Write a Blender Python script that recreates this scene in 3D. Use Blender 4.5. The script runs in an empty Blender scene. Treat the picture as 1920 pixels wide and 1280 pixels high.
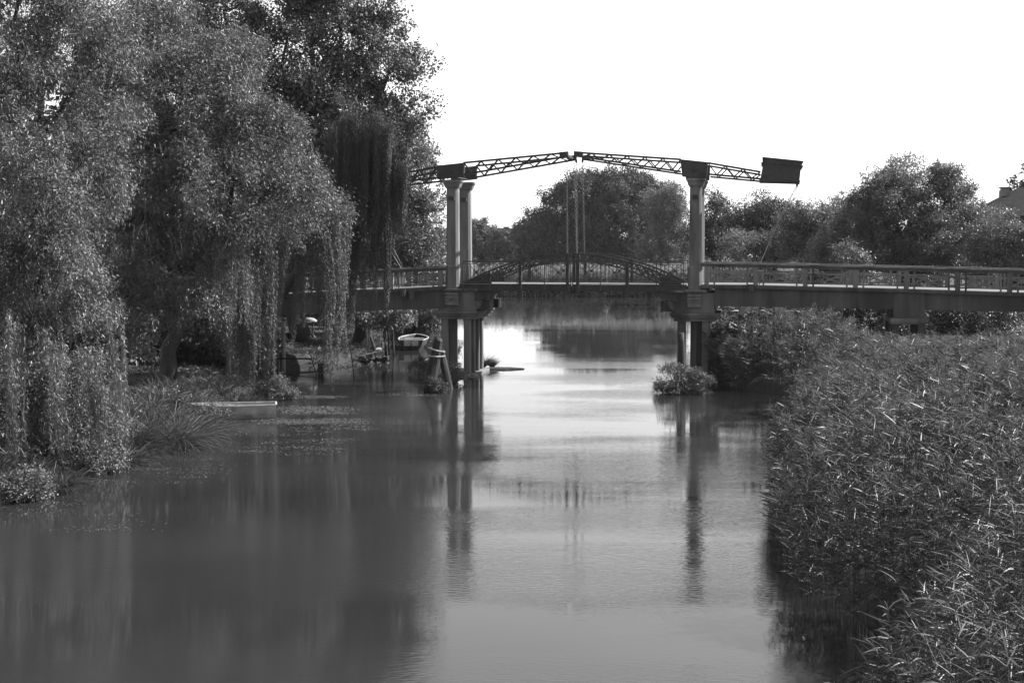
import bpy, math, random
import numpy as np
from mathutils import Vector, Matrix
random.seed(7)
RNG = np.random.default_rng(7)
R = math.radians
sc = bpy.context.scene
COL = sc.collection

# ------------------------------------------------------------------ camera
F = 1920 * 50 / 36.0
CAMH = 7.0
PITCH = math.atan((640 - 445) / F)
cam_d = bpy.data.cameras.new('camera'); cam = bpy.data.objects.new('camera', cam_d); COL.objects.link(cam)
cam_d.lens = 50; cam_d.sensor_width = 36; cam_d.clip_end = 6000; cam_d.clip_start = 0.2
cam.location = (0, 0, CAMH); cam.rotation_euler = (math.pi / 2 - PITCH, 0, 0)
sc.camera = cam
_f = np.array([0, math.cos(PITCH), -math.sin(PITCH)]); _u = np.array([0, math.sin(PITCH), math.cos(PITCH)]); _r = np.array([1.0, 0, 0])

def ray(px, py):
    return _f + _r * (px - 960) / F + _u * (640 - py) / F
def at(px, py, Y):
    """world point seen at photo pixel px,py standing at distance Y"""
    d = ray(px, py); t = Y / d[1]
    return np.array([d[0] * t, Y, CAMH + d[2] * t])
def gx(px, Y):
    return at(px, 640, Y)[0]
def gz(py, Y):
    return at(960, py, Y)[2]
def wat(px, py, z=0.0):
    d = ray(px, py); t = (z - CAMH) / d[2]
    return np.array([d[0] * t, d[1] * t, z])

# ------------------------------------------------------------------ tagging
def tag(o, label=None, cat=None, group=None, kind=None):
    if label: o['label'] = label
    if cat: o['category'] = cat
    if group: o['group'] = group
    if kind: o['kind'] = kind
    return o
def empty(name, loc=(0, 0, 0), rz=0.0, label=None, cat=None, group=None):
    o = bpy.data.objects.new(name, None); COL.objects.link(o)
    o.location = [float(c) for c in loc]; o.rotation_euler = (0, 0, rz); o.empty_display_size = 0.3
    return tag(o, label, cat, group)
def link(name, me, mat, parent=None):
    o = bpy.data.objects.new(name, me); COL.objects.link(o)
    if mat is not None: me.materials.append(mat)
    if parent is not None: o.parent = parent
    return o
def copy_tree(o, parent=None):
    c = o.copy(); COL.objects.link(c)
    if parent is not None: c.parent = parent
    for ch in [x for x in bpy.data.objects if x.parent == o]:
        copy_tree(ch, c)
    return c

# ------------------------------------------------------------------ materials
def nodes_of(name):
    m = bpy.data.materials.new(name); m.use_nodes = True
    nt = m.node_tree; b = nt.nodes['Principled BSDF']
    return m, nt, b
def g(v): return (v, v, v, 1)
def surf_mat(name, lo, hi, scale=3.0, rough=0.85, bump=0.3, streak=False, stain=None, metal=0.0):
    m, nt, b = nodes_of(name); N = nt.nodes; L = nt.links
    tc = N.new('ShaderNodeTexCoord'); mp = N.new('ShaderNodeMapping')
    L.new(tc.outputs['Object'], mp.inputs[0])
    mp.inputs['Scale'].default_value = (1, 1, 0.18) if streak else (1, 1, 1)
    n1 = N.new('ShaderNodeTexNoise'); n1.inputs['Scale'].default_value = scale; n1.inputs['Detail'].default_value = 8; n1.inputs['Roughness'].default_value = 0.65
    L.new(mp.outputs[0], n1.inputs['Vector'])
    cr = N.new('ShaderNodeValToRGB'); cr.color_ramp.elements[0].position = 0.32; cr.color_ramp.elements[1].position = 0.7
    cr.color_ramp.elements[0].color = g(lo); cr.color_ramp.elements[1].color = g(hi)
    L.new(n1.outputs['Fac'], cr.inputs[0])
    col = cr.outputs[0]
    if stain:
        n3 = N.new('ShaderNodeTexNoise'); n3.inputs['Scale'].default_value = scale * 0.45; n3.inputs['Detail'].default_value = 6
        L.new(mp.outputs[0], n3.inputs['Vector'])
        c3 = N.new('ShaderNodeValToRGB'); c3.color_ramp.elements[0].position = 0.5; c3.color_ramp.elements[1].position = 0.66
        c3.color_ramp.elements[0].color = g(0); c3.color_ramp.elements[1].color = g(1)
        L.new(n3.outputs['Fac'], c3.inputs[0])
        mx = N.new('ShaderNodeMixRGB'); mx.inputs[2].default_value = g(stain)
        L.new(c3.outputs[0], mx.inputs[0]); L.new(col, mx.inputs[1]); col = mx.outputs[0]
    L.new(col, b.inputs['Base Color'])
    b.inputs['Roughness'].default_value = rough; b.inputs['Metallic'].default_value = metal
    n2 = N.new('ShaderNodeTexNoise'); n2.inputs['Scale'].default_value = scale * 7; n2.inputs['Detail'].default_value = 5
    L.new(tc.outputs['Object'], n2.inputs['Vector'])
    bp = N.new('ShaderNodeBump'); bp.inputs['Strength'].default_value = bump; bp.inputs['Distance'].default_value = 0.02
    L.new(n2.outputs['Fac'], bp.inputs['Height']); L.new(bp.outputs[0], b.inputs['Normal'])
    return m
def leaf_mat(name, lo, hi, rough=0.45, trans=0.28, spec=0.5, clump=0.5):
    m, nt, b = nodes_of(name); N = nt.nodes; L = nt.links
    ge = N.new('ShaderNodeNewGeometry')
    tc = N.new('ShaderNodeTexCoord')
    nz = N.new('ShaderNodeTexNoise'); nz.inputs['Scale'].default_value = clump; nz.inputs['Detail'].default_value = 2
    L.new(tc.outputs['Object'], nz.inputs['Vector'])
    ad = N.new('ShaderNodeMath'); ad.operation = 'MULTIPLY_ADD'; ad.inputs[1].default_value = 0.55
    L.new(ge.outputs['Random Per Island'], ad.inputs[0])
    mu = N.new('ShaderNodeMath'); mu.operation = 'MULTIPLY'; mu.inputs[1].default_value = 0.5
    L.new(nz.outputs['Fac'], mu.inputs[0]); L.new(mu.outputs[0], ad.inputs[2])
    cr = N.new('ShaderNodeValToRGB'); cr.color_ramp.elements[0].position = 0.05; cr.color_ramp.elements[1].position = 0.9
    cr.color_ramp.elements[0].color = g(lo); cr.color_ramp.elements[1].color = g(hi)
    L.new(ad.outputs[0], cr.inputs[0])
    L.new(cr.outputs[0], b.inputs['Base Color']); b.inputs['Roughness'].default_value = rough
    b.inputs['Specular IOR Level'].default_value = spec
    tr = N.new('ShaderNodeBsdfTranslucent'); L.new(cr.outputs[0], tr.inputs['Color'])
    mix = N.new('ShaderNodeMixShader'); mix.inputs[0].default_value = trans
    L.new(b.outputs[0], mix.inputs[1]); L.new(tr.outputs[0], mix.inputs[2])
    L.new(mix.outputs[0], N['Material Output'].inputs['Surface'])
    return m

M = {}
M['concrete'] = surf_mat('concrete', 0.085, 0.19, 1.6, 0.9, 0.35, True, 0.04)
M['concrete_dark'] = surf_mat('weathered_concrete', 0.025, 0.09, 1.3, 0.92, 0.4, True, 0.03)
M['steel'] = surf_mat('painted_steel', 0.015, 0.035, 5, 0.6, 0.15, False, 0.012)
M['steel_rail'] = surf_mat('railing_steel', 0.02, 0.04, 5, 0.5, 0.1)
M['asphalt'] = surf_mat('deck_asphalt', 0.10, 0.17, 4, 0.9, 0.2)
M['chain'] = surf_mat('chain_steel', 0.06, 0.12, 6, 0.5, 0.1)
M['bark'] = surf_mat('bark', 0.015, 0.05, 6, 0.95, 0.9, True)
M['pale_twig'] = surf_mat('pale_twig', 0.05, 0.1, 6, 0.9, 0.4)
M['timber'] = surf_mat('wet_timber', 0.01, 0.035, 5, 0.8, 0.8, True, 0.01)
M['pale_wood'] = surf_mat('pale_wood', 0.12, 0.25, 5, 0.8, 0.5, True, 0.09)
M['white_paint'] = surf_mat('white_paint', 0.28, 0.45, 4, 0.5, 0.1, False, 0.2)
M['hull_paint'] = surf_mat('hull_paint', 0.26, 0.38, 3, 0.55, 0.15, False, 0.18)
M['rope'] = surf_mat('rope', 0.2, 0.32, 30, 0.9, 0.6)
M['plaster'] = surf_mat('house_plaster', 0.08, 0.12, 1.5, 0.9, 0.2)
M['roof'] = surf_mat('roof_tile', 0.018, 0.035, 2.2, 0.9, 0.5)
M['ground'] = surf_mat('bank_grass', 0.012, 0.045, 0.8, 1.0, 1.0, False, 0.03)
M['soil'] = surf_mat('soil', 0.015, 0.04, 2, 1.0, 1.0)
M['roof'].node_tree.nodes['Principled BSDF'].inputs['Specular IOR Level'].default_value = 0.05
M['glass'] = surf_mat('window_glass', 0.02, 0.04, 2, 0.1, 0.0)
M['willow'] = leaf_mat('willow_leaf', 0.022, 0.18, 0.5, 0.2, 0.4, 0.6)
M['willow_dark'] = leaf_mat('dry_willow_leaf', 0.02, 0.10, 0.6, 0.12, 0.2, 0.7)
M['strand'] = leaf_mat('weeping_leaf', 0.03, 0.17, 0.55, 0.2, 0.3, 0.8)
M['poplar'] = leaf_mat('poplar_leaf', 0.02, 0.14, 0.5, 0.2, 0.4, 0.5)
M['bright'] = leaf_mat('pale_leaf', 0.045, 0.19, 0.5, 0.25, 0.4, 0.5)
M['shade_leaf'] = leaf_mat('shade_toned_leaf', 0.012, 0.06, 0.5, 0.1, 0.4, 0.6)  # leaf tone darkened to stand for the shade on shrubs and undergrowth
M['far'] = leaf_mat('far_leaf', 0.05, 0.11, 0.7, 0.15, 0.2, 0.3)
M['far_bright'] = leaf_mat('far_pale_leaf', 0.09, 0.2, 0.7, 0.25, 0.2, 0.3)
M['reed'] = leaf_mat('reed_leaf', 0.006, 0.085, 0.5, 0.08, 0.35, 0.6)
M['plume'] = leaf_mat('reed_plume', 0.07, 0.15, 0.8, 0.3, 0.2, 0.8)
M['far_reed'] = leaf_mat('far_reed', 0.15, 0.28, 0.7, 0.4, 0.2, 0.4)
M['sedge'] = leaf_mat('sedge_blade', 0.015, 0.075, 0.5, 0.2, 0.4, 0.8)
M['weed'] = leaf_mat('floating_weed', 0.04, 0.13, 0.5, 0.1, 0.3, 2.0)

# water
def water_mat():
    m, nt, b = nodes_of('river_water'); N = nt.nodes; L = nt.links
    b.inputs['Roughness'].default_value = 0.018; b.inputs['IOR'].default_value = 1.5
    tc = N.new('ShaderNodeTexCoord')
    n0 = N.new('ShaderNodeTexNoise'); n0.inputs['Scale'].default_value = 0.12; n0.inputs['Detail'].default_value = 3
    L.new(tc.outputs['Object'], n0.inputs['Vector'])
    c0 = N.new('ShaderNodeValToRGB'); c0.color_ramp.elements[0].color = g(0.018); c0.color_ramp.elements[1].color = g(0.026)
    c0.color_ramp.elements[0].position = 0.35; c0.color_ramp.elements[1].position = 0.65
    L.new(n0.outputs['Fac'], c0.inputs[0]); L.new(c0.outputs[0], b.inputs['Base Color'])
    mp = N.new('ShaderNodeMapping'); mp.inputs['Scale'].default_value = (0.55, 1.6, 1); L.new(tc.outputs['Object'], mp.inputs[0])
    n1 = N.new('ShaderNodeTexNoise'); n1.inputs['Scale'].default_value = 8.0; n1.inputs['Detail'].default_value = 3; n1.inputs['Roughness'].default_value = 0.5
    L.new(mp.outputs[0], n1.inputs['Vector'])
    # calmer and rougher patches of wind
    mp2 = N.new('ShaderNodeMapping'); mp2.inputs['Scale'].default_value = (0.05, 0.22, 1); L.new(tc.outputs['Object'], mp2.inputs[0])
    n2 = N.new('ShaderNodeTexNoise'); n2.inputs['Scale'].default_value = 1.0; n2.inputs['Detail'].default_value = 4
    L.new(mp2.outputs[0], n2.inputs['Vector'])
    c2 = N.new('ShaderNodeValToRGB'); c2.color_ramp.elements[0].position = 0.42; c2.color_ramp.elements[1].position = 0.62
    c2.color_ramp.elements[0].color = g(0.13); c2.color_ramp.elements[1].color = g(1.0)
    L.new(n2.outputs['Fac'], c2.inputs[0])
    mu0 = N.new('ShaderNodeMath'); mu0.operation = 'MULTIPLY'; L.new(n1.outputs['Fac'], mu0.inputs[0]); L.new(c2.outputs[0], mu0.inputs[1])
    sx = N.new('ShaderNodeSeparateXYZ'); L.new(tc.outputs['Object'], sx.inputs[0])      # the reach beyond the bridge lies calm
    mr = N.new('ShaderNodeMapRange'); mr.inputs[1].default_value = 60; mr.inputs[2].default_value = 84; mr.inputs[3].default_value = 1; mr.inputs[4].default_value = .16
    L.new(sx.outputs['Y'], mr.inputs[0])
    mu = N.new('ShaderNodeMath'); mu.operation = 'MULTIPLY'; L.new(mu0.outputs[0], mu.inputs[0]); L.new(mr.outputs[0], mu.inputs[1])
    bp = N.new('ShaderNodeBump'); bp.inputs['Strength'].default_value = 0.45; bp.inputs['Distance'].default_value = 0.016
    L.new(mu.outputs[0], bp.inputs['Height']); L.new(bp.outputs[0], b.inputs['Normal'])
    return m
M['water'] = water_mat()

# ------------------------------------------------------------------ mesh builder
class MB:
    def __init__(s): s.v = []; s.f = []
    def add(s, vs, fs):
        n = len(s.v); s.v += [tuple(float(c) for c in p) for p in vs]; s.f += [tuple(i + n for i in f) for f in fs]
    def box(s, x0, x1, y0, y1, z0, z1):
        s.add([(x0, y0, z0), (x1, y0, z0), (x1, y1, z0), (x0, y1, z0), (x0, y0, z1), (x1, y0, z1), (x1, y1, z1), (x0, y1, z1)],
              [(0, 3, 2, 1), (4, 5, 6, 7), (0, 1, 5, 4), (1, 2, 6, 5), (2, 3, 7, 6), (3, 0, 4, 7)])
    def bar(s, a, b, w, h, up=(0, 0, 1)):
        """box beam from a to b, w across, h tall"""
        a = Vector(a); b = Vector(b); d = (b - a).normalized(); up = Vector(up)
        sd = d.cross(up)
        if sd.length < 1e-4: sd = d.cross(Vector((0, 1, 0)))
        sd.normalize(); u = sd.cross(d).normalized()
        vs = []
        for p in (a, b):
            for i, j in ((-1, -1), (1, -1), (1, 1), (-1, 1)):
                vs.append(p + sd * (i * w / 2) + u * (j * h / 2))
        s.add(vs, [(0, 1, 2, 3), (7, 6, 5, 4), (0, 4, 5, 1), (1, 5, 6, 2), (2, 6, 7, 3), (3, 7, 4, 0)])
    def tube(s, pts, rad, n=8, jit=0.0, cap=True):
        pts = [Vector([float(c) for c in p]) for p in pts]
        if not hasattr(rad, '__len__'): rad = [rad] * len(pts)
        rings = []; base = len(s.v); prev = None
        for i, p in enumerate(pts):
            d = (pts[min(i + 1, len(pts) - 1)] - pts[max(i - 1, 0)]).normalized()
            sd = d.cross(Vector((0, 1, 0.13)))
            if sd.length < 0.05: sd = d.cross(Vector((1, 0, 0)))
            sd.normalize(); u = sd.cross(d)
            for k in range(n):
                a = 2 * math.pi * k / n; r = rad[i] * (1 + jit * random.uniform(-1, 1))
                q = p + sd * math.cos(a) * r + u * math.sin(a) * r
                s.v.append((q.x, q.y, q.z))
        for i in range(len(pts) - 1):
            for k in range(n):
                a = base + i * n + k; b = base + i * n + (k + 1) % n
                s.f.append((a, b, b + n, a + n))
        if cap:
            s.f.append(tuple(base + k for k in range(n))[::-1]); e = base + (len(pts) - 1) * n
            s.f.append(tuple(e + k for k in range(n)))
    def prism(s, poly, y0, y1):
        """poly in (x,z), extruded along y"""
        n = len(poly)
        s.add([(p[0], y0, p[1]) for p in poly] + [(p[0], y1, p[1]) for p in poly],
              [tuple(range(n)), tuple(range(2 * n - 1, n - 1, -1))] + [(i, i + n, (i + 1) % n + n, (i + 1) % n) for i in range(n)])
    def stack(s, cx, cy, prof):
        """chamfered square column: prof = [(z, halfwidth, chamfer)]"""
        base = len(s.v)
        for z, h, c in prof:
            for (x, y) in ((-h + c, -h), (h - c, -h), (h, -h + c), (h, h - c), (h - c, h), (-h + c, h), (-h, h - c), (-h, -h + c)):
                s.v.append((cx + x, cy + y, z))
        for i in range(len(prof) - 1):
            for k in range(8):
                a = base + i * 8 + k; b = base + i * 8 + (k + 1) % 8
                s.f.append((a, b, b + 8, a + 8))
        s.f.append(tuple(base + k for k in range(8))[::-1]); e = base + (len(prof) - 1) * 8
        s.f.append(tuple(e + k for k in range(8)))
    def build(s, name, mat, parent=None, smooth=False, bevel=0.0):
        me = bpy.data.meshes.new(name); me.from_pydata(s.v, [], s.f); me.update()
        if smooth:
            me.polygons.foreach_set('use_smooth', [True] * len(me.polygons))
        o = link(name, me, mat, parent)
        if bevel > 0:
            md = o.modifiers.new('bevel', 'BEVEL'); md.width = bevel; md.segments = 1; md.limit_method = 'ANGLE'
        return o

# ------------------------------------------------------------------ foliage meshes (numpy)
def norm(a): return a / np.maximum(np.linalg.norm(a, axis=1, keepdims=True), 1e-9)
def quads_mesh(name, V, nq, per=4):
    me = bpy.data.meshes.new(name)
    me.vertices.add(len(V)); me.vertices.foreach_set('co', V.astype(np.float32).ravel())
    me.loops.add(nq * 4); me.loops.foreach_set('vertex_index', per.astype(np.int32).ravel())
    me.polygons.add(nq); me.polygons.foreach_set('loop_start', np.arange(0, nq * 4, 4, dtype=np.int32))
    me.update(calc_edges=True)
    return me
def leaf_V(P, D, N, Ln, Wd):
    S = norm(np.cross(D, N)); Ln = Ln[:, None]; Wd = Wd[:, None]
    V = np.empty((len(P), 4, 3))
    V[:, 0] = P; V[:, 1] = P + D * Ln * 0.45 + S * Wd * 0.5; V[:, 2] = P + D * Ln; V[:, 3] = P + D * Ln * 0.45 - S * Wd * 0.5
    return V.reshape(-1, 3)
def blade_V(P, D, bend, Ln, Wd, S=None):
    """arched strip of three quads per blade; D start direction, bend = added vector towards the tip"""
    n = len(P)
    if S is None: S = norm(np.cross(D, RNG.normal(size=(n, 3))))
    pts = [P]
    for k in range(3):
        t = (k + 1) / 3.0
        d = norm(D + bend * t)
        pts.append(pts[-1] + d * (Ln / 3)[:, None])
    w = [0.6, 1.0, 0.75, 0.06]
    V = np.empty((n, 8, 3))
    for k in range(4):
        V[:, 2 * k] = pts[k] - S * (Wd * w[k] / 2)[:, None]; V[:, 2 * k + 1] = pts[k] + S * (Wd * w[k] / 2)[:, None]
    i = np.arange(n)[:, None] * 8
    I = np.concatenate([i + np.array([[0, 1, 3, 2]]), i + np.array([[2, 3, 5, 4]]), i + np.array([[4, 5, 7, 6]])], axis=1).reshape(-1, 4)
    return V.reshape(-1, 3), I
class Blades:
    def __init__(s): s.V = []; s.I = []; s.n = 0
    def add(s, V, I):
        s.V.append(V); s.I.append(I + s.n); s.n += len(V)
    def add_leaves(s, V):
        k = len(V) // 4; s.add(V, np.arange(k * 4).reshape(k, 4))
    def build(s, name, mat, parent=None):
        V = np.concatenate(s.V); I = np.concatenate(s.I)
        me = quads_mesh(name, V, len(I), I)
        return link(name, me, mat, parent)

def crown_points(blobs, nclump, shell=0.5, lump=0.28, back=0.35, flat=0.0):
    """clump centres spread through lumpy ellipsoids; thinner on the side away from the river view"""
    out = []; outd = []
    wts = np.array([b[3] * b[5] + b[4] * b[5] + b[3] * b[4] for b in blobs]); wts = wts / wts.sum()
    for b, w in zip(blobs, wts):
        n = max(4, int(nclump * w * 1.3))
        d = norm(RNG.normal(size=(n, 3)))
        keep = (d[:, 1] < 0.25) | (RNG.random(n) < back)
        d = d[keep]; n = len(d)
        bump = np.zeros(n)
        for k in range(9):
            q = norm(RNG.normal(size=(1, 3)))[0]
            bump += np.exp(-((1 - d @ q) / 0.10)) * RNG.uniform(0.3, 1)
        r = (shell + (1 - shell) * RNG.random(n) ** 0.55) * (1 - lump + lump * 1.5 * np.minimum(bump, 1.0))
        p = np.array(b[:3])[None] + d * r[:, None] * np.array([b[3], b[4], b[5]])[None]
        out.append(p); outd.append(norm(d / np.array([b[3], b[4], b[5]])[None]))
    return np.concatenate(out), np.concatenate(outd)
def crown(blobs, n, L=0.14, W=0.03, clump=0.35, per=40, droop=0.5, shell=0.5, lump=0.28, back=0.35, outw=0.5, vstretch=1.0, zmin=0.15, sup=None):
    S0, Dn = crown_points(blobs, n / per / 9, shell, lump, back)
    Rs = (sup if sup else clump * 2.0); j = np.repeat(np.arange(len(S0)), 9); dd = norm(RNG.normal(size=(len(j), 3)) + Dn[j] * .5)
    C = S0[j] + dd * (RNG.uniform(.45, 1.0, len(j)) * RNG.uniform(.6, 1.3, len(S0))[j])[:, None] * Rs * np.array([[1, 1, .75]]); Dn = norm(Dn[j] * .5 + dd)
    rad = clump * RNG.uniform(0.5, 1.5, len(C))
    idx = np.repeat(np.arange(len(C)), per)
    off = np.clip(RNG.normal(size=(len(idx), 3)) * 0.5, -.85, .85)
    off[:, 2] *= vstretch
    P = C[idx] + off * rad[idx][:, None]
    if vstretch > 1: P[:, 2] -= 0.2 * vstretch * clump
    kp = P[:, 2] > zmin; P = P[kp]; idx = idx[kp]
    D = norm(RNG.normal(size=(len(P), 3)) * 0.8 + Dn[idx] * outw + np.array([[0, 0, -droop]]))
    N = norm(RNG.normal(size=(len(P), 3)) * 0.8 + np.array([[0, 0, 0.6]]) + Dn[idx] * 0.4)
    Ln = L * RNG.uniform(0.6, 1.35, len(P)); Wd = W * RNG.uniform(0.7, 1.3, len(P))
    return leaf_V(P, D, N, Ln, Wd)
def strands(specs, L=0.13, W=0.025, step=0.05, stem=True):
    """specs: (x,y,ztop,zbot,radius,count,leanx): bundles of hanging withes with leaves along them"""
    B = Blades()
    for (x, y, zt, zb, rad, cnt, lean) in specs:
        for k in range(cnt):
            a = RNG.uniform(0, 6.283); rr = rad * math.sqrt(RNG.random())
            z1 = zb + (zt - zb) * RNG.uniform(0, 0.45) ** 1.3; z0 = zt - RNG.uniform(0, 0.3) * (zt - zb) * 0.3
            ln = z0 - z1
            if ln < 0.3: continue
            m = max(4, int(ln / step)); t = np.sort(RNG.random(m))
            narrow = 1 - 0.45 * t
            ph = RNG.uniform(0, 6.28)
            px = x + math.cos(a) * rr * narrow + lean * t * ln + 0.05 * np.sin(t * 5 + ph)
            py = y + math.sin(a) * rr * narrow + 0.05 * np.cos(t * 4 + ph)
            pz = z0 - t * ln
            P = np.stack([px, py, pz], 1)
            D = norm(RNG.normal(size=(m, 3)) * 0.42 + np.array([[0, 0, -0.9]]))
            N = norm(RNG.normal(size=(m, 3)))
            B.add_leaves(leaf_V(P, D, N, L * RNG.uniform(0.6, 1.3, m), W * RNG.uniform(0.7, 1.3, m)))
            if stem:
                Q = np.array([[px[0], py[0], z0]]); d = np.array([[px[-1] - px[0], py[-1] - py[0], -ln]]); l = np.linalg.norm(d)
                B.add_leaves(leaf_V(Q, d / l, norm(RNG.normal(size=(1, 3))), np.array([l]), np.array([0.012])))
    return B
def ropes(B, specs, L=0.11, W=0.022, step=0.045):
    """each spec (px0,py0,px1,py1,Y,wpx,count): one gathered rope of withes hanging between two heights"""
    for (px0, py0, px1, py1, Y, w, cnt) in specs:
        a = at(px0, py0, Y); b = at(px1, py1, Y); w = w * Y / F / 2; ln0 = a[2] - b[2]; ph = RNG.uniform(0, 6.28)
        for k in range(cnt):
            an = RNG.uniform(0, 6.283); rr = w * math.sqrt(RNG.random()); tend = 1 - .55 * RNG.random() ** 1.6; t0 = RNG.random() * .12
            m = max(5, int((tend - t0) * ln0 / step)); t = np.sort(RNG.uniform(t0, tend, m))
            gath = (.55 + .6 * np.sin(np.clip(t * 1.5, 0, 1) * math.pi * .8)) * (1 - .55 * np.clip((t - .6) / .4, 0, 1))
            sw = .07 * np.sin(t * 5 + ph) + .03 * np.sin(t * 13 + k)
            P = np.stack([a[0] + (b[0] - a[0]) * t + math.cos(an) * rr * gath + sw, a[1] + math.sin(an) * rr * gath + .3 * sw, a[2] - ln0 * t], 1)
            D = norm(RNG.normal(size=(m, 3)) * .34 + np.array([[(b[0] - a[0]) / ln0, 0, -.95]])); 
            B.add_leaves(leaf_V(P, D, norm(RNG.normal(size=(m, 3))), L * RNG.uniform(.6, 1.35, m), W * RNG.uniform(.7, 1.3, m)))
    return B
def limb(mb, a, b, r0, r1, n=6, wob=0.12, sides=7, arch=0.0):
    a = np.array(a, float); b = np.array(b, float); L = np.linalg.norm(b - a); pts = []; rs = []
    for i in range(n + 1):
        t = i / n; p = a + (b - a) * t
        if 0 < i < n: p = p + np.array([random.uniform(-1, 1), random.uniform(-1, 1), random.uniform(-0.4, 0.4)]) * wob * L / n
        p = p + np.array([0, 0, arch * math.sin(t * math.pi)])
        pts.append(p); rs.append(r0 + (r1 - r0) * t)
    mb.tube(pts, rs, sides, 0.08)
    return pts
def tree(name, label, cat, base, blobs, n, mat, L, W, trunk_r=0.3, fork=None, group=None, clump=0.35, per=40, droop=0.5, shell=0.5, lump=0.28,
         back=0.35, outw=0.5, vstretch=1.0, extra=None, lean=(0, 0), twigs=10, zmin=0.15):
    root = empty(name, base, 0, label, cat, group)
    b0 = np.array(base, float)
    bl = [(b[0] - b0[0], b[1] - b0[1], b[2] - b0[2], b[3], b[4], b[5]) for b in blobs]
    V = crown(bl, n, L, W, clump, per, droop, shell, lump, back, outw, vstretch, zmin)
    B = Blades(); B.add_leaves(V)
    if extra is not None:
        for (v, i) in zip(extra.V, [None] * len(extra.V)): B.add_leaves(v - b0[None])
    B.build('crown', mat, root)
    tb = MB()
    if fork is None: fork = min(b[2] for b in bl) * 0.9 + 0.3
    fork = max(fork, 0.8)
    top = np.array([lean[0], lean[1], fork])
    limb(tb, (0, 0, -0.5), top, trunk_r * 1.25, trunk_r * 0.8, 7, 0.25, 10)
    for b in bl:
        tip = np.array(b[:3]) + np.array([0, 0, b[5] * 0.35])
        pts = limb(tb, top - np.array([0, 0, random.uniform(0, 0.15) * fork]), tip, trunk_r * 0.55, trunk_r * 0.12, 6, 0.35, 6)
        for k in range(max(2, twigs // len(bl))):
            q = np.array(pts[random.randint(2, 6)])
            d = norm(RNG.normal(size=(1, 3)))[0]; d[2] = abs(d[2]) * 0.6
            limb(tb, q, q + d * np.array([b[3], b[4], b[5]]) * 0.75, trunk_r * 0.16, trunk_r * 0.03, 4, 0.4, 5)
    tb.build('trunk', M['bark'], root, smooth=True)
    return root
def pb(px, py, Y, rpx, rpy=None, ry=None):
    """crown lobe from its place in the photo: px,py centre at distance Y; rpx, rpy half sizes as seen"""
    c = at(px, py, Y); k = Y / F
    rx = rpx * k; rz = (rpy or rpx) * k
    return (c[0], c[1], c[2], rx * 1.1, ry if ry else rx, rz * 1.1)

# ------------------------------------------------------------------ ground and water
LY = np.array([-80, 0, 30, 37, 44, 51, 58, 61.8, 63.5, 66, 72, 74, 75.5, 78, 79, 85, 89, 94.5, 96.2, 105, 118, 130, 155, 160, 175])
LX = np.array([-17, -16, -14.3, -13.5, -12.3, -11.7, -12.2, -9.7, -11.5, -14, -13.5, -11.8, -9.6, -8.0, -7.1, -7.4, -7.9, -7.8, -5.2, -4.9, -5.3, -6.2, -9, -30, -60])
RY = np.array([-80, 0, 8, 12, 15, 18, 21, 22.8, 24, 25.5, 29, 33, 40, 48, 57, 63, 65, 68, 72, 85, 100, 125, 160, 175])
RX = np.array([3.4, 3.4, 3.2, 3.6, 4.0, 5.0, 6.3, 7.2, 6.8, 5.9, 6.1, 6.5, 7.9, 10.3, 12.2, 12.0, 10.4, 10.0, 10.5, 12.2, 14.4, 20, 40, 70])
def xl(y): return np.interp(y, LY, LX)
def xr(y): return np.interp(y, RY, RX)
FARY = 169.0
def axis(lo, hi, step, far, n):
    core = np.arange(lo, hi + 1e-6, step)
    k = np.geomspace(step * 2, far, n)
    return np.concatenate([(lo - k)[::-1], core, hi + k])
gxs = axis(-36, 48, 0.6, 520, 18); gys = axis(5, 182, 0.6, 420, 18)
GX, GY = np.meshgrid(gxs, gys)
din = np.minimum(np.minimum(GX - xl(GY), xr(GY) - GX), FARY - GY)
def nz2(x, y): return 0.5 * np.sin(x * 0.83 + 1.3 * np.sin(y * 0.41)) + 0.5 * np.sin(y * 0.67 + 1.7 * np.sin(x * 0.37 + 1))
t_ = np.clip((din + 1.6) / 3.2, 0, 1); sm = t_ * t_ * (3 - 2 * t_)
GZ = 0.75 - 2.2 * sm + 0.12 * nz2(GX, GY) * (1 - sm) + np.clip((-din - 3) / 12, 0, 1) * 0.5
GZ -= 0.35 * (1 - np.abs(2 * sm - 1)) * 0
nx, ny = len(gxs), len(gys)
idx = np.arange(nx * ny).reshape(ny, nx)
I = np.stack([idx[:-1, :-1], idx[:-1, 1:], idx[1:, 1:], idx[1:, :-1]], -1).reshape(-1, 4)
me = quads_mesh('ground', np.stack([GX, GY, GZ], -1).reshape(-1, 3), len(I), I)
me.polygons.foreach_set('use_smooth', [True] * len(me.polygons))
tag(link('ground', me, M['ground']), kind='structure')
def gh(x, y):
    d = min(x - float(xl(y)), float(xr(y)) - x, FARY - y)
    t = min(max((d + 1.6) / 3.2, 0), 1); s = t * t * (3 - 2 * t)
    return 0.75 - 2.2 * s + 0.12 * float(nz2(x, y)) * (1 - s) + min(max((-d - 3) / 12, 0), 1) * 0.5
wm = MB(); wm.add([(-90, -90, 0), (90, -90, 0), (90, 172, 0), (-90, 172, 0)], [(0, 1, 2, 3)])
tag(wm.build('water', M['water']), kind='structure')

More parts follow.
